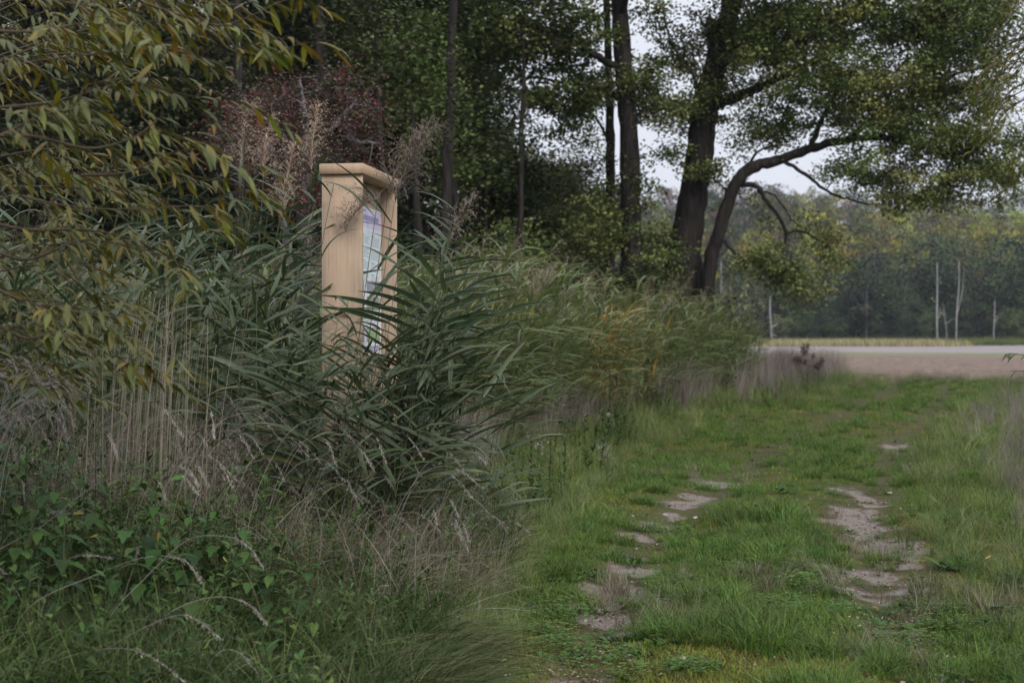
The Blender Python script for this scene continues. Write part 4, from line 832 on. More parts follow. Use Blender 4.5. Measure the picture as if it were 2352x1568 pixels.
def reed_proto(seed, H, head=True, lean=.12):
    r = rng(seed); e = bpy.data.objects.new('reed', None); kids = []
    V_, F_, C_ = blades([[0, 0, 0]], 0, H, .001, .02, lean + .12, 14, 1.6, 'stem'); Cn = V_.reshape(15, 2, 3).mean(1)
    m = MB(); m.add(*tube(Cn, np.linspace(.0048, .0022, 15), 5, (.10, .115, .055))); o = m.obj('stem', M_REED, None, True, False); kids.append(o)
    nl = int(r.integers(8, 11)); sg = 1
    for k in range(nl):
        u = np.interp(k / (nl - 1), [0, 1], [.34, .97]) * 14; i = min(int(u), 13); f = u - i; p_ = Cn[i] * (1 - f) + Cn[i + 1] * f
        az = (r.normal(0, .8) if sg > 0 else math.pi + r.normal(0, 1.0)); sg = -sg
        if r.uniform() < .25: az = r.normal(0, .8)
        o = bpy.data.objects.new('leaf', LEAFM[int(r.integers(0, 12))]); o.location = tuple(p_); s_ = r.uniform(.75, 1.15) * np.interp(k / nl, [0, .5, 1], [.85, 1.05, .75]); o.scale = (s_,) * 3
        o.rotation_euler = (r.choice([-1, 1]) * r.uniform(.2, 1.1), r.uniform(-.15, .15), az); kids.append(o)
    if head:
        m = MB(); plume(m, Cn[-1] - [0, 0, .02], r, r.uniform(.26, .36), 0, .25, 46); o = m.obj('seed_head', M_DRY, None, False, False); o['kind'] = 'stuff'; kids.append(o)
    return e, kids, H
REEDS = [reed_proto(720 + k, 2.1 + .09 * k, k % 3 != 1) for k in range(7)]
def plant_reed(pi, X, Y, s, az, label, group, dz=-.03, hd=True, tilt=0.0):
    e, kids, H = REEDS[pi]
    r_ = bpy.data.objects.new('reed', None); COL.objects.link(r_); r_.empty_display_size = .1
    r_.location = (X, Y, float(hz(X, Y)) + dz); r_.rotation_euler = (0, tilt, az); r_.scale = (s,) * 3
    tag(r_, label, 'reed', group)
    for k in kids:
        if k.name.startswith('seed_head') and not hd: continue
        c = k.copy(); COL.objects.link(c); c.parent = r_
    return r_
r = rng(31)
# right of and before the board
GA = 'reeds growing close around the right side of the board'
pts = []
for q in range(26):
    X = r.uniform(-.98, -.15); Y = r.uniform(8.35, 9.6); pts.append((X, Y))
pts += [(r.uniform(-.92, -.6), r.uniform(8.4, 9.0)) for _ in range(20)]
for q, (X, Y) in enumerate(pts):
    if X < -.72 and Y > 8.9: Y = r.uniform(8.3, 8.8)
    top = np.interp(X, [-.98, -.75, -.4, .05], [1.85, 2.12, 1.9, 1.3]) * r.uniform(.86, 1.02)
    plant_reed(int(r.integers(0, 7)), X, Y, top / 2.35, r.normal(0, .5), 'green reed bending right beside the front of the board', GA, hd=False, tilt=r.uniform(-.02, .14))
for q in range(70):
    X = r.uniform(-1.46, -.45); Y = r.uniform(8.0, 8.95); top = np.interp(X, [-1.42, -1.0, -.55], [1.62, 1.50, 1.62]) * r.uniform(.82, 1.04)
    plant_reed(int(r.integers(0, 7)), X, Y, top / 2.35, r.uniform(-3.1, 3.1), 'short green reed hiding the foot of the board', 'short reeds before the foot of the board', hd=False, tilt=r.uniform(-.05, .12))
# the tall plumed ones next to the board
for (px, py, d, lbx) in ((905, 470, 9.3, 'tall reed whose big plume rises above the right end of the board roof'), (868, 455, 9.0, 'reed whose plume hangs across the front of the board, over the sheet top'),
                         (1030, 560, 9.1, 'reed with a small plume right of the board, standing free'), (890, 455, 9.6, 'reed with a dense plume just right of the roof end')):
    B_ = at(px, py, d); e = empty('reed', (B_[0] - .17, d, float(hz(B_[0], d)) - .03), lbx, 'reed'); H = B_[2] - e.location[2]
    Q = smooth_line([[0, 0, 0], [.02, 0, H * .5], [.17, 0, H]], 14)
    MB().add(*tube(Q, np.linspace(.0045, .002, 14), 5, (.10, .11, .06))).obj('stem', M_REED, e, True)
    m = MB(); big = px in (905, 890)
    plume(m, Q[-1] - [0, 0, .01], r, .62 if big else .38, 0 if px != 868 else math.pi * .8, .22 if big else (1.7 if px == 868 else .2), 190 if big else 90, open_=1.3, col=(.26, .215, .175), wd=.0036, droop=.7 if px != 868 else 1.2); m.obj('seed_head', M_DRY, e)['kind'] = 'stuff'
    for k in range(7):
        i = int(np.interp(k, [0, 6], [4, 12])); put('leaf', LEAFM[int(r.integers(0, 12))], e, Q[i], (0, 0, r.normal(0, .6) if k % 3 else math.pi + r.normal(0, .5)), r.uniform(.8, 1.1))
# the long single leaf pointing up right
# dense stand left of the board
GB = 'green reeds in the dense stand left of the board'; GC = 'plumed reeds in the stand left of the board'
for q in range(150):
    X = r.uniform(-5.2, -1.36); Y = r.uniform(8.9, 13.0)
    vis = (X / Y * F + HX)
    if vis > 736 - 20 and Y < 9.3: continue
    if -1.36 - .28 * (Y - 9.0) < X: X -= .3
    s_ = (2.35 - .02 * abs(X + 2.2)) * r.uniform(.84, 1.04) * np.interp(Y, [8.9, 10.5, 13], [.90, 1.05, 1.10]) / 2.35
    hd = r.uniform() < .35 and Y > 9.8
    wh = 'behind the willow leaves at the far left' if X < -3.3 else ('in the front row between the willow and the board' if Y < 10 else ('close behind the left side of the board' if X > -2.1 else 'in the back row between the willow and the board'))
    plant_reed(int(r.integers(0, 7)), X, Y, s_, r.normal(0, .6), ('plumed reed ' if hd else 'leafy green reed ') + wh, ('plumed reeds ' if hd else 'leafy green reeds ') + wh, hd=hd, tilt=r.uniform(-.05, .1))
for (px, ty, d, lbx) in ((715, 300, 11.0, 'tall brown plume just left of the board roof'), (605, 320, 11.3, 'tall brown plume left of the board, second from the roof'), (555, 290, 11.6, 'brown plume next to the willow tips, third from the roof'), (655, 400, 10.6, 'lower plume between the two tall ones left of the board')):
    B_ = at(px, ty + 90, d); e = empty('reed', (B_[0] - .05, d, float(hz(B_[0], d)) - .03), lbx, 'reed'); H = B_[2] - e.location[2]
    Q = smooth_line([[0, 0, 0], [-.02, 0, H * .5], [.05, 0, H]], 12); MB().add(*tube(Q, np.linspace(.0045, .002, 12), 5, (.16, .13, .07))).obj('stem', M_REED, e, True)
    m = MB(); plume(m, Q[-1] - [0, 0, .01], r, .55, r.uniform(-.4, .4), .0, 150, open_=2.2, col=(.40, .31, .24), wd=.0036, droop=.35); m.obj('seed_head', M_DRY, e)['kind'] = 'stuff'
    for k in range(8):
        i = int(np.interp(k, [0, 7], [3, 10])); put('leaf', LEAFM[int(r.integers(0, 12))], e, Q[i], (0, 0, r.uniform(0, 6.28)), r.uniform(.8, 1.1))
# far reed bed: one mesh per reed kind
def joined_reed(seed, H, col, name='reed', yel=False, head=True):
    r = rng(seed); m = MB(); V_, F_, C_ = blades([[0, 0, 0]], 0, H, .001, .02, r.uniform(.1, .4), 10, 1.6, 'stem'); Cn = V_.reshape(11, 2, 3).mean(1)
    m.add(*tube(Cn, np.linspace(.007, .003, 11), 3, (.16, .15, .08))); nl = 13
    u = r.uniform(.2, .97, nl) * 10; i = np.minimum(u.astype(int), 9); f = (u - i)[:, None]; Q = Cn[i] * (1 - f) + Cn[i + 1] * f
    m.add(*blades(Q, np.where(r.uniform(0, 1, nl) < .65, r.normal(0, .8, nl), r.uniform(0, 6.28, nl)), r.uniform(.35, .65, nl), r.uniform(.030, .048, nl), r.uniform(.3, .9, nl), r.uniform(1.2, 2.5, nl), 7, 1.3, 'reed', r.uniform(-1, 1, nl), pick(col, nl, r)))
    if head: plume(m, Cn[-1], r, .34, 0, .2, 24, (.42, .32, .24), .006)
    me = m.mesh(name); me.materials.append(M_REED); return me
RG = [(.20, .26, .08), (.26, .31, .10), (.15, .21, .07), (.36, .36, .14)]; RY = [(.46, .30, .08), (.38, .31, .10), (.25, .25, .09), (.50, .35, .12)]
FRM = [joined_reed(760 + k, 1.85 + .07 * k, RG, head=k % 3 == 0) for k in range(6)] + [joined_reed(770 + k, 1.7, RY, head=False) for k in range(2)] 
r = rng(33)
def bedline(u): return np.interp(u, [0, .25, .5, .75, 1], [-.65, .5, 2.0, 3.9, 6.2]), np.interp(u, [0, .25, .5, .75, 1], [15, 19.5, 24, 29.5, 35.5])
GD = 'reeds of the far bed between the board and the big tree'
def bed_pts(n, back):
    u = r.uniform(0, 1, n); bx, by = bedline(u); k = r.uniform(0, 1, n) ** 1.3 * back; return bx - k * .75, by + k * .65, u, k
bx, by, bu, bk = bed_pts(4, .3)
for q in range(4):
    yl = abs(bu[q] - .47) < .1 and r.uniform() < .5
    mi = int(r.integers(6, 8)) if yl else int(r.integers(0, 6))
    o = put('reed', FRM[mi], None, (bx[q], by[q], float(hz(bx[q], by[q])) - .05), (0, r.uniform(-.02, .12), r.normal(0, .6)), r.uniform(.78, 1.08) * np.interp(bu[q], [0, .3, .8, 1], [1.0, 1.0, .97, .8]))
    tag(o, 'yellowing reed at the front of the far reed bed' if yl else 'green reed at the front of the far reed bed', 'reed', 'yellowing reeds of the far bed' if yl else GD)
FRO = [bpy.data.objects.new('reed', m_) for m_ in FRM]
bx, by, bu, bk = [np.concatenate(z) for z in zip(bed_pts(1350, 5.5), bed_pts(240, .9))]
scatter('reed_bed', bx, by, FRO, r, r.uniform(.72, 1.14, 1590) * np.interp(bu, [0, .3, .8, 1], [1.05, 1.03, 1.0, .85]), .08, 'far reed bed standing in front of the trees', idx=np.where((np.abs(bu - .47) < .12) & (r.uniform(0, 1, 1590) < .3), r.integers(6, 8, 1590), r.integers(0, 6, 1590)), rz=r.normal(0, .7, 1590))
X = r.uniform(-9, -1.4, 900); Y = r.uniform(12.5, 20, 900)
k = X < -.16 * Y + .9; X, Y = X[k], Y[k]
scatter('reed_stand', X, Y, FRO[:6], r, r.uniform(.8, 1.05, len(X)), .08, 'reeds massed behind the board and the willow', rz=r.normal(0, .8, len(X)))

# ------------------------------------------------------------------ willow on the left, hanging into view
WC = [(0.1364, 0.1628, 0.022), (0.088, 0.1232, 0.022), (0.22, 0.22, 0.022), (0.3696, 0.2904, 0.022), (0.3168, 0.1672, 0.0176), (0.0704, 0.1056, 0.0308)]; WP = [.27, .19, .29, .13, .03, .09]
r = rng(41)
willow = empty('willow_bush', (-3.3, 5.6, -.05), 'large willow bush with olive and yellowing narrow leaves overhanging the left side', 'willow')
WO = np.array([-3.3, 5.6, -.05])
def wl_mesh(seed):
    r = rng(seed); m = MB(); m.add(*blades([[0, 0, 0]], 0, 1.0, r.uniform(.17, .23), r.uniform(1.5, 2.2), r.uniform(2.1, 2.9), 6, 1, 'leaf', r.uniform(-.6, .6), pick(WC, 1, r, WP), pick(WC, 1, r, WP), .3))
    me = m.mesh('leaf', True); me.materials.append(M_WILLOW); return me
WLM = [wl_mesh(800 + k) for k in range(16)]
bl_ = [  # branches from beyond the left edge into view: px, px, distance
 [(-60, 318, 4.9), (0, 314, 4.85), (90, 324, 4.8), (202, 337, 4.8), (299, 313, 4.75), (380, 270, 4.75)], [(-60, 320, 5.0), (0, 306, 5.0), (101, 274, 5.0), (155, 241, 5.0), (202, 202, 5.05), (290, 175, 5.1)],
 [(-80, 150, 5.3), (0, 148, 5.3), (108, 140, 5.3), (252, 115, 5.3), (340, 120, 5.4)], [(60, -60, 5.6), (180, 18, 5.5), (252, 79, 5.4), (360, 108, 5.3), (464, 130, 5.3), (520, 160, 5.3)],
 [(200, -70, 5.2), (342, 11, 5.1), (432, 40, 5.1), (522, 54, 5.05), (594, 29, 5.0), (640, 2, 5.0)], [(461, 54, 5.1), (522, 97, 5.1), (583, 115, 5.1), (620, 135, 5.1)],
 [(-60, 380, 5.4), (0, 418, 5.3), (54, 450, 5.3), (180, 472, 5.2), (324, 486, 5.2), (450, 490, 5.2), (504, 479, 5.2)], [(180, 400, 5.4), (288, 392, 5.3), (360, 374, 5.3), (450, 342, 5.3), (530, 350, 5.3)],
 [(-80, 250, 5.6), (100, 230, 5.5), (300, 200, 5.4), (420, 215, 5.4), (490, 240, 5.4)], [(-60, 560, 5.6), (60, 590, 5.5), (200, 560, 5.5), (320, 570, 5.4), (440, 600, 5.4)],
 [(-60, 640, 5.3), (60, 690, 5.2), (160, 700, 5.2), (260, 740, 5.2), (330, 800, 5.2)], [(-60, 500, 5.8), (60, 520, 5.7), (200, 530, 5.6), (330, 560, 5.6), (430, 650, 5.6)],
 [(-60, 720, 5.7), (40, 770, 5.6), (140, 790, 5.5), (240, 850, 5.5), (300, 900, 5.5)], [(-80, 60, 4.7), (60, 70, 4.7), (200, 60, 4.8), (330, 90, 4.9)], [(-60, -40, 5.0), (100, 0, 5.0), (240, 10, 5.1), (400, 60, 5.2), (480, 90, 5.2)],
 [(300, -60, 5.6), (420, -5, 5.5), (520, 20, 5.5), (600, 10, 5.4)], [(-60, 430, 6.0), (100, 430, 5.9), (260, 430, 5.8), (400, 420, 5.8), (520, 400, 5.8)], [(-60, 860, 5.9), (40, 880, 5.9), (130, 900, 5.8)]]
for q in range(30):                                 # further branches deeper inside the bush
    y0 = r.uniform(-250, 850); d0 = r.uniform(5.6, 8.2); xe = np.interp(y0, [-200, 200, 500, 850], [500, 400, 360, 220]) * r.uniform(.45, 1.0); dy = r.uniform(-120, 60)
    bl_.append([(-150, y0 + 60, d0), (xe * .25, y0 + dy * .4, d0 - .1), (xe * .65, y0 + dy, d0 - .2), (xe, y0 + dy + r.uniform(10, 110), d0 - .25)])
LP = []; LA = []; LS = []; tw_ = MB()
def hang(Pl, dens, far):
    T = np.gradient(Pl, axis=0); seg = np.linalg.norm(T, axis=1); L_ = np.cumsum(seg); tot = L_[-1]; n_ = max(3, int(tot / .03 * dens))
    u = np.sort(r.uniform(.08, 1, n_)) * tot
    for v in u:
        i = int(np.searchsorted(L_, v)); i = min(i, len(Pl) - 1); az = math.atan2(T[i, 1], T[i, 0])
        LP.append(Pl[i] + r.normal(0, .004, 3)); LA.append(az + (r.choice([-1, 1]) * r.uniform(.4, 1.3)) * (1 if r.uniform() < .85 else 0)); LS.append(r.uniform(.06, .125))
for q, b_ in enumerate(bl_):
    P = np.array([at(*z) for z in b_]); P = P + r.normal(0, .012, P.shape); Pl = smooth_line(P, 22); far = q >= 18
    r0 = .007 if q in (0,) else r.uniform(.003, .006)
    MB().add(*tube(Pl - WO, np.linspace(r0 * 1.3, .0013, 22), 5, (1, 1, 1))).obj('branch', M_TWIG, willow, True)
    hang(Pl, .68, far)
    for k in range(5 if not far else 6):             # side twigs, drooping at their ends
        i = int(r.integers(3, 20)); a = r.uniform(-1.2, 1.2); l_ = r.uniform(.12, .42); s0 = Pl[i]; dv = np.array([math.cos(a), math.sin(a) * .8, r.uniform(-.35, .5)])
        Q = smooth_line([s0, s0 + dv * l_ * .5, s0 + dv * l_ + [0, 0, -.25 * l_]], 9); tw_.add(*tube(Q - WO, np.linspace(.002, .0008, 9), 3, (1, 1, 1))); hang(Q, 1.15, far)
tag(tw_.obj('twigs', M_TWIG, willow), kind='stuff')
for k in range(6):                                   # stems that carry the bush, left of the frame
    a = r.uniform(-.4, .9); E = WO + np.array([r.uniform(-.3, 1.0), r.uniform(-.8, 1.6), r.uniform(2.5, 4.5)])
    MB().add(*tube(smooth_line([WO + [r.normal(0, .12), r.normal(0, .12), 0], (WO + E) / 2 + [-.25, 0, .3], E], 14) - WO, np.linspace(.045, .014, 14), 7, (1, 1, 1))).obj('stem', M_TWIG, willow, True)
LP = np.array(LP); LA = np.array(LA); LS = np.array(LS)
sx_ = LP[:, 0] / LP[:, 1] * F + HX; sy_ = HY - (LP[:, 2] - CAMZ) / LP[:, 1] * F
inv = (sx_ > 20) & (sx_ < 700) & (sy_ > 10) & (sy_ < 900)
score = np.where(inv, LS / LP[:, 1], 0); top = np.argsort(-score)[:300]; rest = np.setdiff1d(np.arange(len(LP)), top)
for i in top:
    put('leaf', WLM[int(r.integers(0, 16))], willow, LP[i] - WO, (r.uniform(-.3, .3), r.uniform(-.2, .5), LA[i]), LS[i])
n_ = len(rest); m = MB()
m.add(*blades(LP[rest] - WO, LA[rest], LS[rest], LS[rest] * r.uniform(.15, .22, n_), r.uniform(1.3, 2.3, n_), r.uniform(2.0, 3.0, n_), 5, 1, 'leaf', r.uniform(-1, 1, n_), pick(WC, n_, r, WP, .3), None, .3))
tag(m.obj('foliage', M_WILLOW, willow), kind='stuff')
# willow at the right edge
W2 = np.array([6.9, 15.0, 0.]); wr = empty('willow_tree', W2, 'willow with hanging narrow leaves reaching in at the upper right edge', 'willow')
MB().add(*tube(smooth_line([[0, 0, -.1], [.1, .1, 1.5], [-.1, 0, 3.2], [-.3, 0, 5.4]], 16), np.linspace(.14, .05, 16), 8, (1, 1, 1))).obj('trunk', M_TWIG, wr, True)
LP = []; LA = []; LS = []; tw_ = MB()
for q in range(26):
    y0 = r.uniform(-260, 380); ex = r.uniform(2245, 2350) + max(0, (y0 - 200)) * .15; d0 = r.uniform(13.5, 16)
    P = np.array([at(2640, y0 - 60, 15), at(2480, y0 - 80, d0), at(ex + 60, y0 - 30, d0), at(ex, y0 + r.uniform(30, 110), d0)]); Pl = smooth_line(P, 18)
    MB().add(*tube(Pl - W2, np.linspace(.012, .003, 18), 4, (1, 1, 1))).obj('branch', M_TWIG, wr, True); hang(Pl, .9, False)
    for k in range(6):
        i = int(r.integers(6, 17)); dv = np.array([r.uniform(-1, .6), r.uniform(-.8, .8), r.uniform(-.5, .2)]); l_ = r.uniform(.2, .5); Q = smooth_line([Pl[i], Pl[i] + dv * l_ * .5, Pl[i] + dv * l_ + [0, 0, -.4 * l_]], 8)
        tw_.add(*tube(Q - W2, np.linspace(.003, .001, 8), 3, (1, 1, 1))); hang(Q, 1.1, False)
tag(tw_.obj('twigs', M_TWIG, wr), kind='stuff')
def loose_leaves(parent, org, colr, pr):
    P = np.array(LP); n_ = len(P); s_ = np.array(LS) * 1.15; m = MB()
    m.add(*blades(P - org, np.array(LA), s_, s_ * r.uniform(.16, .22, n_), r.uniform(1.1, 2, n_), r.uniform(2, 3.0, n_), 4, 1, 'leaf', r.uniform(-1, 1, n_), pick(colr, n_, r, pr, .3))); tag(m.obj('foliage', M_WILLOW, parent), kind='stuff')
loose_leaves(wr, W2, WC, [.38, .24, .14, .06, .02, .16])
# small dark twig at the right edge
W3 = np.array([4.55, 11.0, 0.]); sp_ = empty('sapling', W3, 'small dark sapling whose leafy twig shows at the right edge below the field', 'sapling')
MB().add(*tube([[0, 0, -.05], [.02, 0, .8], [-.02, 0, 1.7]], [.018, .013, .006], 6, (1, 1, 1))).obj('stem', M_TWIG, sp_, True); LP = []; LA = []; LS = []
for (x0, y0, x1, y1) in ((2440, 850, 2318, 812), (2440, 880, 2322, 852), (2430, 900, 2335, 880)):
    Pl = smooth_line([at(x0 + 90, y0 + 20, 11), at(x0, y0 - 10, 11), at((x0 + x1) / 2, (y0 + y1) / 2 - 12, 10.9), at(x1, y1, 10.9)], 10)
    MB().add(*tube(Pl - W3, np.linspace(.006, .002, 10), 4, (1, 1, 1))).obj('branch', M_TWIG, sp_, True); hang(Pl, 1.2, False)
loose_leaves(sp_, W3, [(.04, .055, .03), (.06, .06, .03)], [.5, .5])

# ------------------------------------------------------------------ low plants and stalks in the foreground
r = rng(51)
NC = [(0.04125, 0.09, 0.0225), (0.05625, 0.1125, 0.02625), (0.03375, 0.07125, 0.0225)]
def nettle_leaf(seed):
    r = rng(seed); m = MB(); t_ = np.linspace(0, 1, 9); w_ = .5 * np.sin(np.pi * t_ ** .62) * .62; w_[1:-1] *= 1 + .14 * (-1) ** np.arange(7); V = []; 
    for i, u in enumerate(t_):
        z = -.35 * u ** 2 + .1 * u; V += [(u, -w_[i], z + .12 * w_[i] * 2), (u, 0, z), (u, w_[i], z + .12 * w_[i] * 2)]
    Fq = [(i * 3 + j, i * 3 + j + 1, i * 3 + j + 4, i * 3 + j + 3) for i in range(8) for j in range(2)]
    c = vary(NC[seed % 3], len(V), r, .12); m.add(V, Fq, c); me = m.mesh('leaf', True); me.materials.append(M_GRASS); return me
NLM = [nettle_leaf(900 + k) for k in range(6)]
def nettle(X, Y, H, label, group):
    e = empty('nettle', (X, Y, float(hz(X, Y)) - .02), label, 'nettle', group); lx, ly = r.normal(0, .08, 2)
    Q = smooth_line([[0, 0, 0], [lx * .4, ly * .4, H * .5], [lx, ly, H]], 10); MB().add(*tube(Q, np.linspace(.004, .002, 10), 4, (.09, .10, .045))).obj('stem', M_GRASS, e)
    np_ = 7
    for k in range(np_):
        u = np.interp(k, [0, np_ - 1], [.35, 1.0]); p_ = Q[int(u * 9)]; a0 = k * 1.571 + r.normal(0, .2)
        for s_ in (0, math.pi): put('leaf', NLM[int(r.integers(0, 6))], e, p_, (0, r.uniform(-.1, .55), a0 + s_), np.interp(u, [.35, .7, 1], [.09, .10, .045]) * r.uniform(.8, 1.2))
for q in range(46):
    X = r.uniform(-2.6, -.95); Y = r.uniform(5.75, 6.9); H = np.interp(X, [-2.6, -1.7, -.95], [1.02, 1.0, .5]) * r.uniform(.75, 1.05) * np.interp(Y, [5.75, 6.4], [.7, 1])
    nettle(X, Y, H, 'green nettle in the patch at the lower left', 'nettles at the lower left')
# bindweed with heart-shaped leaves, partly yellow
def heart(seed, col):
    r = rng(seed); m = MB(); a = np.linspace(0, 2 * np.pi, 15)[:-1]; xx = (16 * np.sin(a) ** 3) / 34; yy = (13 * np.cos(a) - 5 * np.cos(2 * a) - 2 * np.cos(3 * a) - np.cos(4 * a)) / 34
    V = [(.12, 0, -.04)] + [(.12 - y_ * 1.35 + .0, x_ * .72, .16 * abs(x_) - .1 * (.12 - y_) ** 2) for x_, y_ in zip(xx, yy)]
    m.add(V, [(0, 1 + i, 1 + (i + 1) % 14) for i in range(14)], vary(col, 15, r, .15)); me = m.mesh('leaf', True); me.materials.append(M_GRASS); return me
HLG = [heart(920 + k, (.075, .13, .03)) for k in range(3)]; HLY = [heart(930 + k, (.26, .24, .05)) for k in range(2)]
vines = [((-2.2, 6.3, .55), (-1.9, 6.2, .75), (-1.75, 6.1, .40), 'climbing bindweed over the nettles, leftmost vine with one yellow leaf'), ((-1.75, 6.5, .75), (-1.55, 6.3, .92), (-1.45, 6.1, .50), 'bindweed vine with pale green hearts, right of the nettle patch'),
         ((-1.5, 6.4, .35), (-1.2, 6.2, .55), (-1.05, 6.1, .28), 'bindweed vine with several yellow leaves above the dark hollow'), ((-1.2, 6.0, .15), (-.95, 5.9, .38), (-.75, 5.8, .2), 'low bindweed vine beside the flattened grass, small yellow leaves')]
for (a, b_, c, lb_) in vines:
    a = np.array(a); e = empty('bindweed', (a[0], a[1], float(hz(a[0], a[1]))), lb_, 'bindweed'); o_ = np.array(e.location)
    Pl = smooth_line([[a[0], a[1], 0], a, b_, c, np.array(c) + [.08, -.05, -.15]], 26); MB().add(*tube(Pl - o_, .0018, 4, (.12, .12, .05))).obj('vine', M_GRASS, e)
    for k in range(22):
        i = int(r.integers(4, 26)); yl = r.uniform() < .10; ml = HLY[int(r.integers(0, 2))] if yl else HLG[int(r.integers(0, 3))]
        put('leaf', ml, e, Pl[i] - o_ + r.normal(0, .03, 3), (r.uniform(-.9, .9), r.uniform(-.1, 1.3), r.uniform(-3.1, 3.1)), r.uniform(.035, .065))
# arching seeding grass stalks, each a thing
def stalk(P, seedfrac, label, col=(.31, .28, .25), w=.0018, group=None, hw=.012, name='grass_stalk'):
    P = [np.array(q, float) for q in P]; g0 = float(hz(P[0][0], P[0][1]))
    if P[0][2] > g0 + .06: P = [np.array([P[0][0] - .35 * (P[1][0] - P[0][0]) - .06, P[0][1] + .05, g0])] + P
    B_ = P[0].copy(); B_[2] = g0; P[0] = B_; e = empty(name, B_, label, 'grass stalk', group)
    Pl = smooth_line(P, 26); MB().add(*tube(Pl - B_, np.linspace(w, w * .4, 26), 4, col)).obj('stem', M_DRY, e)
    i0 = int(26 * (1 - seedfrac)); n_ = int(90 * seedfrac / .3); u = r.uniform(i0, 25, n_); i = np.minimum(u.astype(int), 24); f = (u - i)[:, None]
    Q = Pl[i] * (1 - f) + Pl[i + 1] * f + r.normal(0, .0035, (n_, 3)); T = (Pl[i + 1] - Pl[i]); T /= np.linalg.norm(T, axis=1)[:, None]
    m = MB(); az = np.arctan2(T[:, 1], T[:, 0]) + r.normal(0, .5, n_); th = np.arccos(np.clip(T[:, 2], -1, 1)) + r.normal(0, .25, n_)
    m.add(*blades(Q - B_, az, r.uniform(.010, .022, n_), r.uniform(.0022, .004, n_), th, th + .2, 2, 1, 'leaf', r.uniform(-1, 1, n_), vary(np.array(col) * 1.1, n_, r, .3))); tag(m.obj('seed_head', M_DRY, e), kind='stuff')
arc = [([(-60, 1310, 6), (100, 1205, 5.95), (220, 1112, 5.9), (330, 1074, 5.85), (400, 1068, 5.8), (438, 1088, 5.8), (455, 1112, 5.8)], 'long pale grass stalk arching over the nettles from the left edge'),
       ([(250, 1420, 5.9), (330, 1330, 5.9), (430, 1240, 5.85), (520, 1232, 5.8), (570, 1255, 5.8), (603, 1302, 5.8)], 'pale stalk curving down right of the nettles, upper of the pair'),
       ([(60, 1400, 5.7), (220, 1320, 5.7), (330, 1280, 5.65), (418, 1285, 5.65), (464, 1337, 5.6)], 'pale stalk curving down over the dark hollow, lower of the pair'),
       ([(300, 1480, 5.8), (400, 1400, 5.8), (500, 1370, 5.8), (570, 1388, 5.75), (610, 1430, 5.7)], 'pale stalk drooping between the hollow and the flattened grass'),
       ([(150, 1560, 5.5), (260, 1480, 5.5), (380, 1420, 5.5), (441, 1418, 5.5), (505, 1467, 5.45)], 'pale stalk low in the green grass, drooping right'),
       ([(0, 1590, 5.2), (120, 1520, 5.2), (240, 1490, 5.2), (330, 1500, 5.15), (423, 1565, 5.1)], 'pale stalk arching just above the bottom edge'),
       ([(20, 1380, 6.1), (80, 1320, 6.1), (150, 1285, 6.1), (200, 1274, 6.05), (255, 1282, 6.0)], 'short pale stalk in front of the nettles'), ([(0, 1260, 6.3), (60, 1210, 6.3), (110, 1178, 6.3), (172, 1174, 6.3)], 'short pale stalk at the left edge above the nettles'),
       ([(450, 1580, 5.4), (500, 1500, 5.4), (550, 1500, 5.4), (600, 1560, 5.4)], 'pale stalk at the bottom edge, right of the green grass'), ([(100, 1480, 5.9), (60, 1400, 5.9), (20, 1330, 5.9), (-10, 1300, 5.9)], 'pale stalk leaning out of the lower left corner'),
       ([(270, 1420, 6), (290, 1350, 6), (310, 1290, 6), (315, 1262, 6)], 'straight pale stem rising through the bindweed'), ([(1000, 1320, 7.6), (1040, 1240, 7.6), (1100, 1175, 7.6), (1140, 1190, 7.6), (1165, 1220, 7.6)], 'pale stalk at the edge of the thicket beside the track'),
       ([(980, 1300, 8), (960, 1180, 8), (1000, 1120, 8), (1060, 1085, 8), (1095, 1110, 8)], 'curving stalk between the reeds and the track'), ([(500, 1050, 7.4), (590, 960, 7.4), (700, 905, 7.4), (780, 898, 7.4), (830, 900, 7.4)], 'long thin stalk crossing below the board')]
for P, lb_ in arc:
    stalk([at(*q) for q in P], .3, lb_)
for k in range(30):                                  # pale curly seed heads at the left edge
    x0 = r.uniform(-300, 10); d = r.uniform(5.9, 6.9); tx = x0 * .3 + r.uniform(30, 200); ty = r.uniform(815, 960)
    P = [at(x0, 1230, d), at(x0 + .15 * (tx - x0), 1090, d), at(x0 + .5 * (tx - x0), ty + 70, d), at(x0 + .85 * (tx - x0), ty + 5, d), at(tx + 15, ty + 5, d), at(tx + r.uniform(25, 50), ty + r.uniform(20, 70), d)]
    stalk(P, .28, 'pale seeding stalk bowing right at the left edge', (.34, .30, .28), group='pale seeding stalks at the left edge')
# upright bundle of straw-coloured stems
m = MB(); n_ = 150; X = r.normal(-2.12, .16, n_); Y = r.uniform(7.9, 8.4, n_); m.add(*blades(np.stack([X, Y, hz(X, Y)], 1) - [-2.1, 8.1, 0], r.normal(0, .5, n_), r.uniform(1.2, 1.7, n_), r.uniform(.003, .006, n_), r.uniform(-.03, .08, n_), r.uniform(.0, .25, n_), 7, 1.5, 'stem', .5, pick([(.34, .29, .23), (.42, .37, .31), (.24, .2, .15)], n_, r)))
e = empty('dead_reed_clump', (-2.1, 8.1, 0), 'upright bundle of bare straw-coloured stems below the willow leaves', 'dead reeds'); o = m.obj('stems', M_DRY, e); o['kind'] = 'stuff'
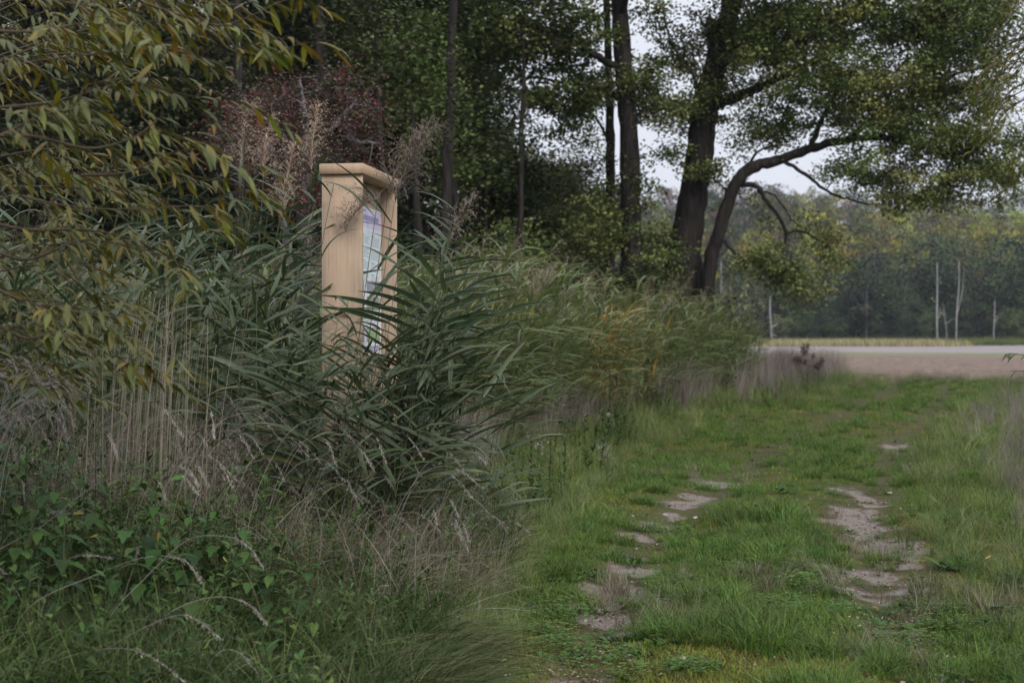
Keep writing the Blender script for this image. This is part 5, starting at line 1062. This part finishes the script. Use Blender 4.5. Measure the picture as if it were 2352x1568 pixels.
# more loose stalks over the thicket
for k in range(110):
    X = r.uniform(-2.6, .05); Y = r.uniform(7.0, 9.0)
    if X > tl(Y) - .15: continue
    H = r.uniform(.7, 1.15) * np.interp(tl(Y) - X, [0.1, .8], [.6, 1]); a = r.normal(.0, .5); b0 = np.array([X, Y, float(hz(X, Y))]); dv = np.array([math.cos(a), math.sin(a), 0])
    stalk([b0, b0 + dv * .05 * H + [0, 0, .5 * H], b0 + dv * .22 * H + [0, 0, .85 * H], b0 + dv * .42 * H + [0, 0, .93 * H], b0 + dv * r.uniform(.5, .62) * H + [0, 0, .80 * H]], .22, 'thin bent seeding stalk in the thicket below the board', (.30, .27, .235), .0014, 'bent stalks in the thicket below the board')

# ------------------------------------------------------------------ small things by the track
def weed(X, Y, H, label, cat, name, stemc, leafc, flower=None, nl=24, fl=10, fs=.022, lw=.018):
    e = empty(name, (X, Y, float(hz(X, Y))), label, cat); m = MB(); tips = []
    for k in range(5):
        a = r.uniform(0, 6.28); s_ = r.uniform(.0, .22); E = np.array([math.cos(a) * s_ * H, math.sin(a) * s_ * H, H * r.uniform(.7, 1)]); Q = smooth_line([[0, 0, 0], E * [.2, .2, .5], E], 7); m.add(*tube(Q, np.linspace(.005, .002, 7), 3, stemc)); tips.append(Q)
    m.obj('stem', M_DRY, e); T = np.concatenate(tips); i = r.integers(6, len(T), nl); m = MB()
    m.add(*blades(T[i], r.uniform(0, 6.28, nl), r.uniform(.05, .11, nl), r.uniform(.6, 1.2, nl) * lw, r.uniform(.5, 1.3, nl), r.uniform(1.3, 2.4, nl), 4, 1, 'leaf', 0, vary(leafc, nl, r, .3))); tag(m.obj('foliage', M_GRASS, e), kind='stuff')
    if flower is not None:
        m = MB()
        for Q in tips:
            c = Q[-1]; n_ = fl * 7; d = r.normal(size=(n_, 3)) * [.04, .04, .05]; m.add(*cards(c + d, fs, r, .2, .7, vary(flower, n_, r, .25)))
        tag(m.obj('flowers', M_GRASS, e), kind='stuff')
def gp(px, py): d = CAMZ * F / (py - HY); return (px - HX) / F * d, d
for (px, py, H, lb_) in ((1190, 1000, .95, 'dark dead thistle at the left end of the meadow'), (1265, 985, .8, 'dark dead thistle beside the yellow flowers'), (1140, 985, .85, 'tallest brown dead dock in front of the reeds')):
    X, Y = gp(px, py); weed(X, Y, H, lb_, 'dead weed', 'dead_thistle', (.06, .04, .03), (.07, .045, .035), (.09, .06, .045), 30, 8, .03)
for (px, py, H, lb_) in ((1855, 905, 1.15, 'dark dead dock standing over the dead grass before the field'), (1835, 900, .9, 'shorter dark dead dock left of the taller one'), (1880, 900, .8, 'small dark dead weed right of the tall dead dock')):
    X, Y = gp(px, py); weed(X, Y, H, lb_, 'dead weed', 'dead_dock', (.12, .09, .08), (.12, .09, .08), (.14, .10, .085), 30, 12, .042, .024)
for (px, py, lb_) in ((1320, 1010, 'yellow-flowered weed at the edge of the reeds, left of the pair'), (1355, 1000, 'yellow-flowered weed at the edge of the reeds, right of the pair')):
    X, Y = gp(px, py); weed(X, Y, .95, lb_, 'wildflower', 'yellow_flower', (.09, .12, .03), (.08, .13, .03), (.50, .42, .03), 30, 4, .02)
for (px, py, lb_) in ((1865, 955, 'single small yellow flower in the green verge'), (1690, 945, 'pale yellow-green flower tuft in the meadow')):
    X, Y = gp(px, py); weed(X, Y, .22, lb_, 'wildflower', 'small_flower', (.08, .14, .03), (.07, .14, .03), (.50, .46, .03), 14, 1, .016)
for (px, py, lb_) in ((1235, 1090, 'thistle with pale fluffy seed heads, left one'), (1395, 1110, 'thistle with pale fluffy heads below the dandelion clock')):
    X, Y = gp(px, py); weed(X, Y, .42, lb_, 'thistle', 'thistle', (.09, .09, .06), (.09, .10, .06), (.38, .34, .36), 26, 2, .02, .02)
# dandelion clock
X, Y = gp(1398, 1050); e = empty('dandelion_clock', (X, Y, float(hz(X, Y))), 'white round dandelion clock standing above the verge grass', 'dandelion'); hd = 1.55 + (HY - 953) / F * Y - float(hz(X, Y))
MB().add(*tube([[0, 0, 0], [.01, 0, hd * .6], [0, 0, hd]], .0025, 5, (.12, .14, .06))).obj('stem', M_GRASS, e)
m = MB(); d = r.normal(size=(420, 3)); d /= np.linalg.norm(d, axis=1)[:, None]; m.add(*cards(d * .026 + [0, 0, hd], .012, r, .0, .6, (.62, .62, .64))); m.add(*cards(d[:60] * .006 + [0, 0, hd], .01, r, 0, .8, (.2, .17, .1))); tag(m.obj('seed_ball', M_DRY, e), kind='stuff')
# broad dock leaves, lower right
DLM = []
for k in range(4):
    rr = rng(950 + k); m = MB(); m.add(*blades([[0, 0, 0]], 0, 1.0, .36, .7, 1.9, 8, 1, 'leaf', rr.uniform(-.3, .3), vary((.06, .12, .03), 1, rr), None, .25)); me = m.mesh('leaf', True); me.materials.append(M_GRASS); DLM.append(me)
docks = [(2225, 1290, 'dock plant with broad leaves right of the bare rut'), (2330, 1330, 'dock plant with broad leaves at the right edge'), (2290, 1400, 'dock plant with broad leaves, lowest at the right edge'), (2180, 1300, 'small dock rosette beside the right bare patch'), (1800, 1130, 'dock rosette on the grassy middle ridge of the track'), (2340, 1220, 'dock plant low at the right bank foot')]
for (px, py, lb_) in docks:
    X, Y = gp(px, py); e = empty('dock_plant', (X, Y, float(hz(X, Y))), lb_, 'dock plant')
    for k in range(11): put('leaf', DLM[k % 4], e, r.normal(0, .025, 3) * [1, 1, .2], (0, r.uniform(-.3, .3), k * .57 + r.normal(0, .2)), r.uniform(.10, .2))
# fallen leaves
FLC = [(.30, .22, .17), (.40, .36, .33), (.33, .22, .07), (.13, .07, .04), (.25, .13, .06), (.45, .42, .40)]
FLM = []
for k, c in enumerate(FLC):
    for q in range(2):
        rr = rng(970 + k * 2 + q); m = MB(); m.add(*blades([[0, 0, 0]], 0, 1, rr.uniform(.45, .75), 1.35, rr.uniform(1.6, 2.3), 5, 1, 'leaf', rr.uniform(-1, 1), c, None, rr.uniform(.2, .6))); me = m.mesh('fallen_leaf', True); me.materials.append(M_DRY); FLM.append(me)
FN = ['tan', 'whitish', 'yellow', 'dark brown', 'reddish brown', 'pale']
for k in range(170):
    if k < 110: y_ = float(np.exp(r.uniform(math.log(5.6), math.log(15)))); sd_ = r.choice([-1, 1]); x_ = float(tcen(y_)) + sd_ * .82 + r.normal(0, .4)
    else: y_ = float(np.exp(r.uniform(math.log(5.3), math.log(13)))); x_ = r.uniform(float(tl(y_)), float(tr_(y_)) + .2)
    i = int(r.choice(12, p=np.array([.13, .13, .07, .07, .05, .05, .14, .14, .06, .06, .05, .05])));
    o = put('fallen_leaf', FLM[i], None, (x_, y_, float(hz(x_, y_)) + r.uniform(.006, .03)), (r.uniform(-.4, .4), r.uniform(-.3, .3), r.uniform(0, 6.28)), r.uniform(.025, .06))
    tag(o, '%s dry fallen leaf lying on the track' % FN[i // 2], 'fallen leaf', '%s fallen leaves on the track' % FN[i // 2])
for (px, py, s_, lb_) in ((735, 1505, .075, 'bright orange-yellow fallen leaf in the lower left grass'), (1355, 1210, .05, 'pale curled leaf standing on the left verge'), (1180, 1480, .05, 'yellow-green fallen leaf near the bottom left of the track'), (2275, 1275, .06, 'yellow fallen leaf among the dock leaves at right')):
    d = CAMZ * F / (py + 25 - HY); P = at(px, py, d * .96); o = put('fallen_leaf', FLM[4 if 'yellow' in lb_ else 2], None, P, (.7, .2, r.uniform(2, 4)), s_); tag(o, lb_, 'fallen leaf')

# ------------------------------------------------------------------ air
HAZE = True
if HAZE:
    m_, t, p, o = new_mat('haze'); t.nodes.remove(p); v_ = t.nodes.new('ShaderNodeVolumePrincipled'); v_.inputs['Density'].default_value = .00022; v_.inputs['Color'].default_value = (.80, .82, 1.0, 1); v_.inputs['Anisotropy'].default_value = .1
    t.links.new(v_.outputs[0], o.inputs['Volume'])
    me = bpy.data.meshes.new('haze'); x0, x1, y0, y1, z0, z1 = -950, 950, -150, 1150, -2.5, 62
    me.from_pydata([(a, b_, c) for a in (x0, x1) for b_ in (y0, y1) for c in (z0, z1)], [], [(0, 1, 3, 2), (4, 6, 7, 5), (0, 4, 5, 1), (2, 3, 7, 6), (0, 2, 6, 4), (1, 5, 7, 3)]); me.materials.append(m_)
    ho = bpy.data.objects.new('haze', me); COL.objects.link(ho); tag(ho, 'thin pale autumn haze over the field and the far hill', kind='stuff')
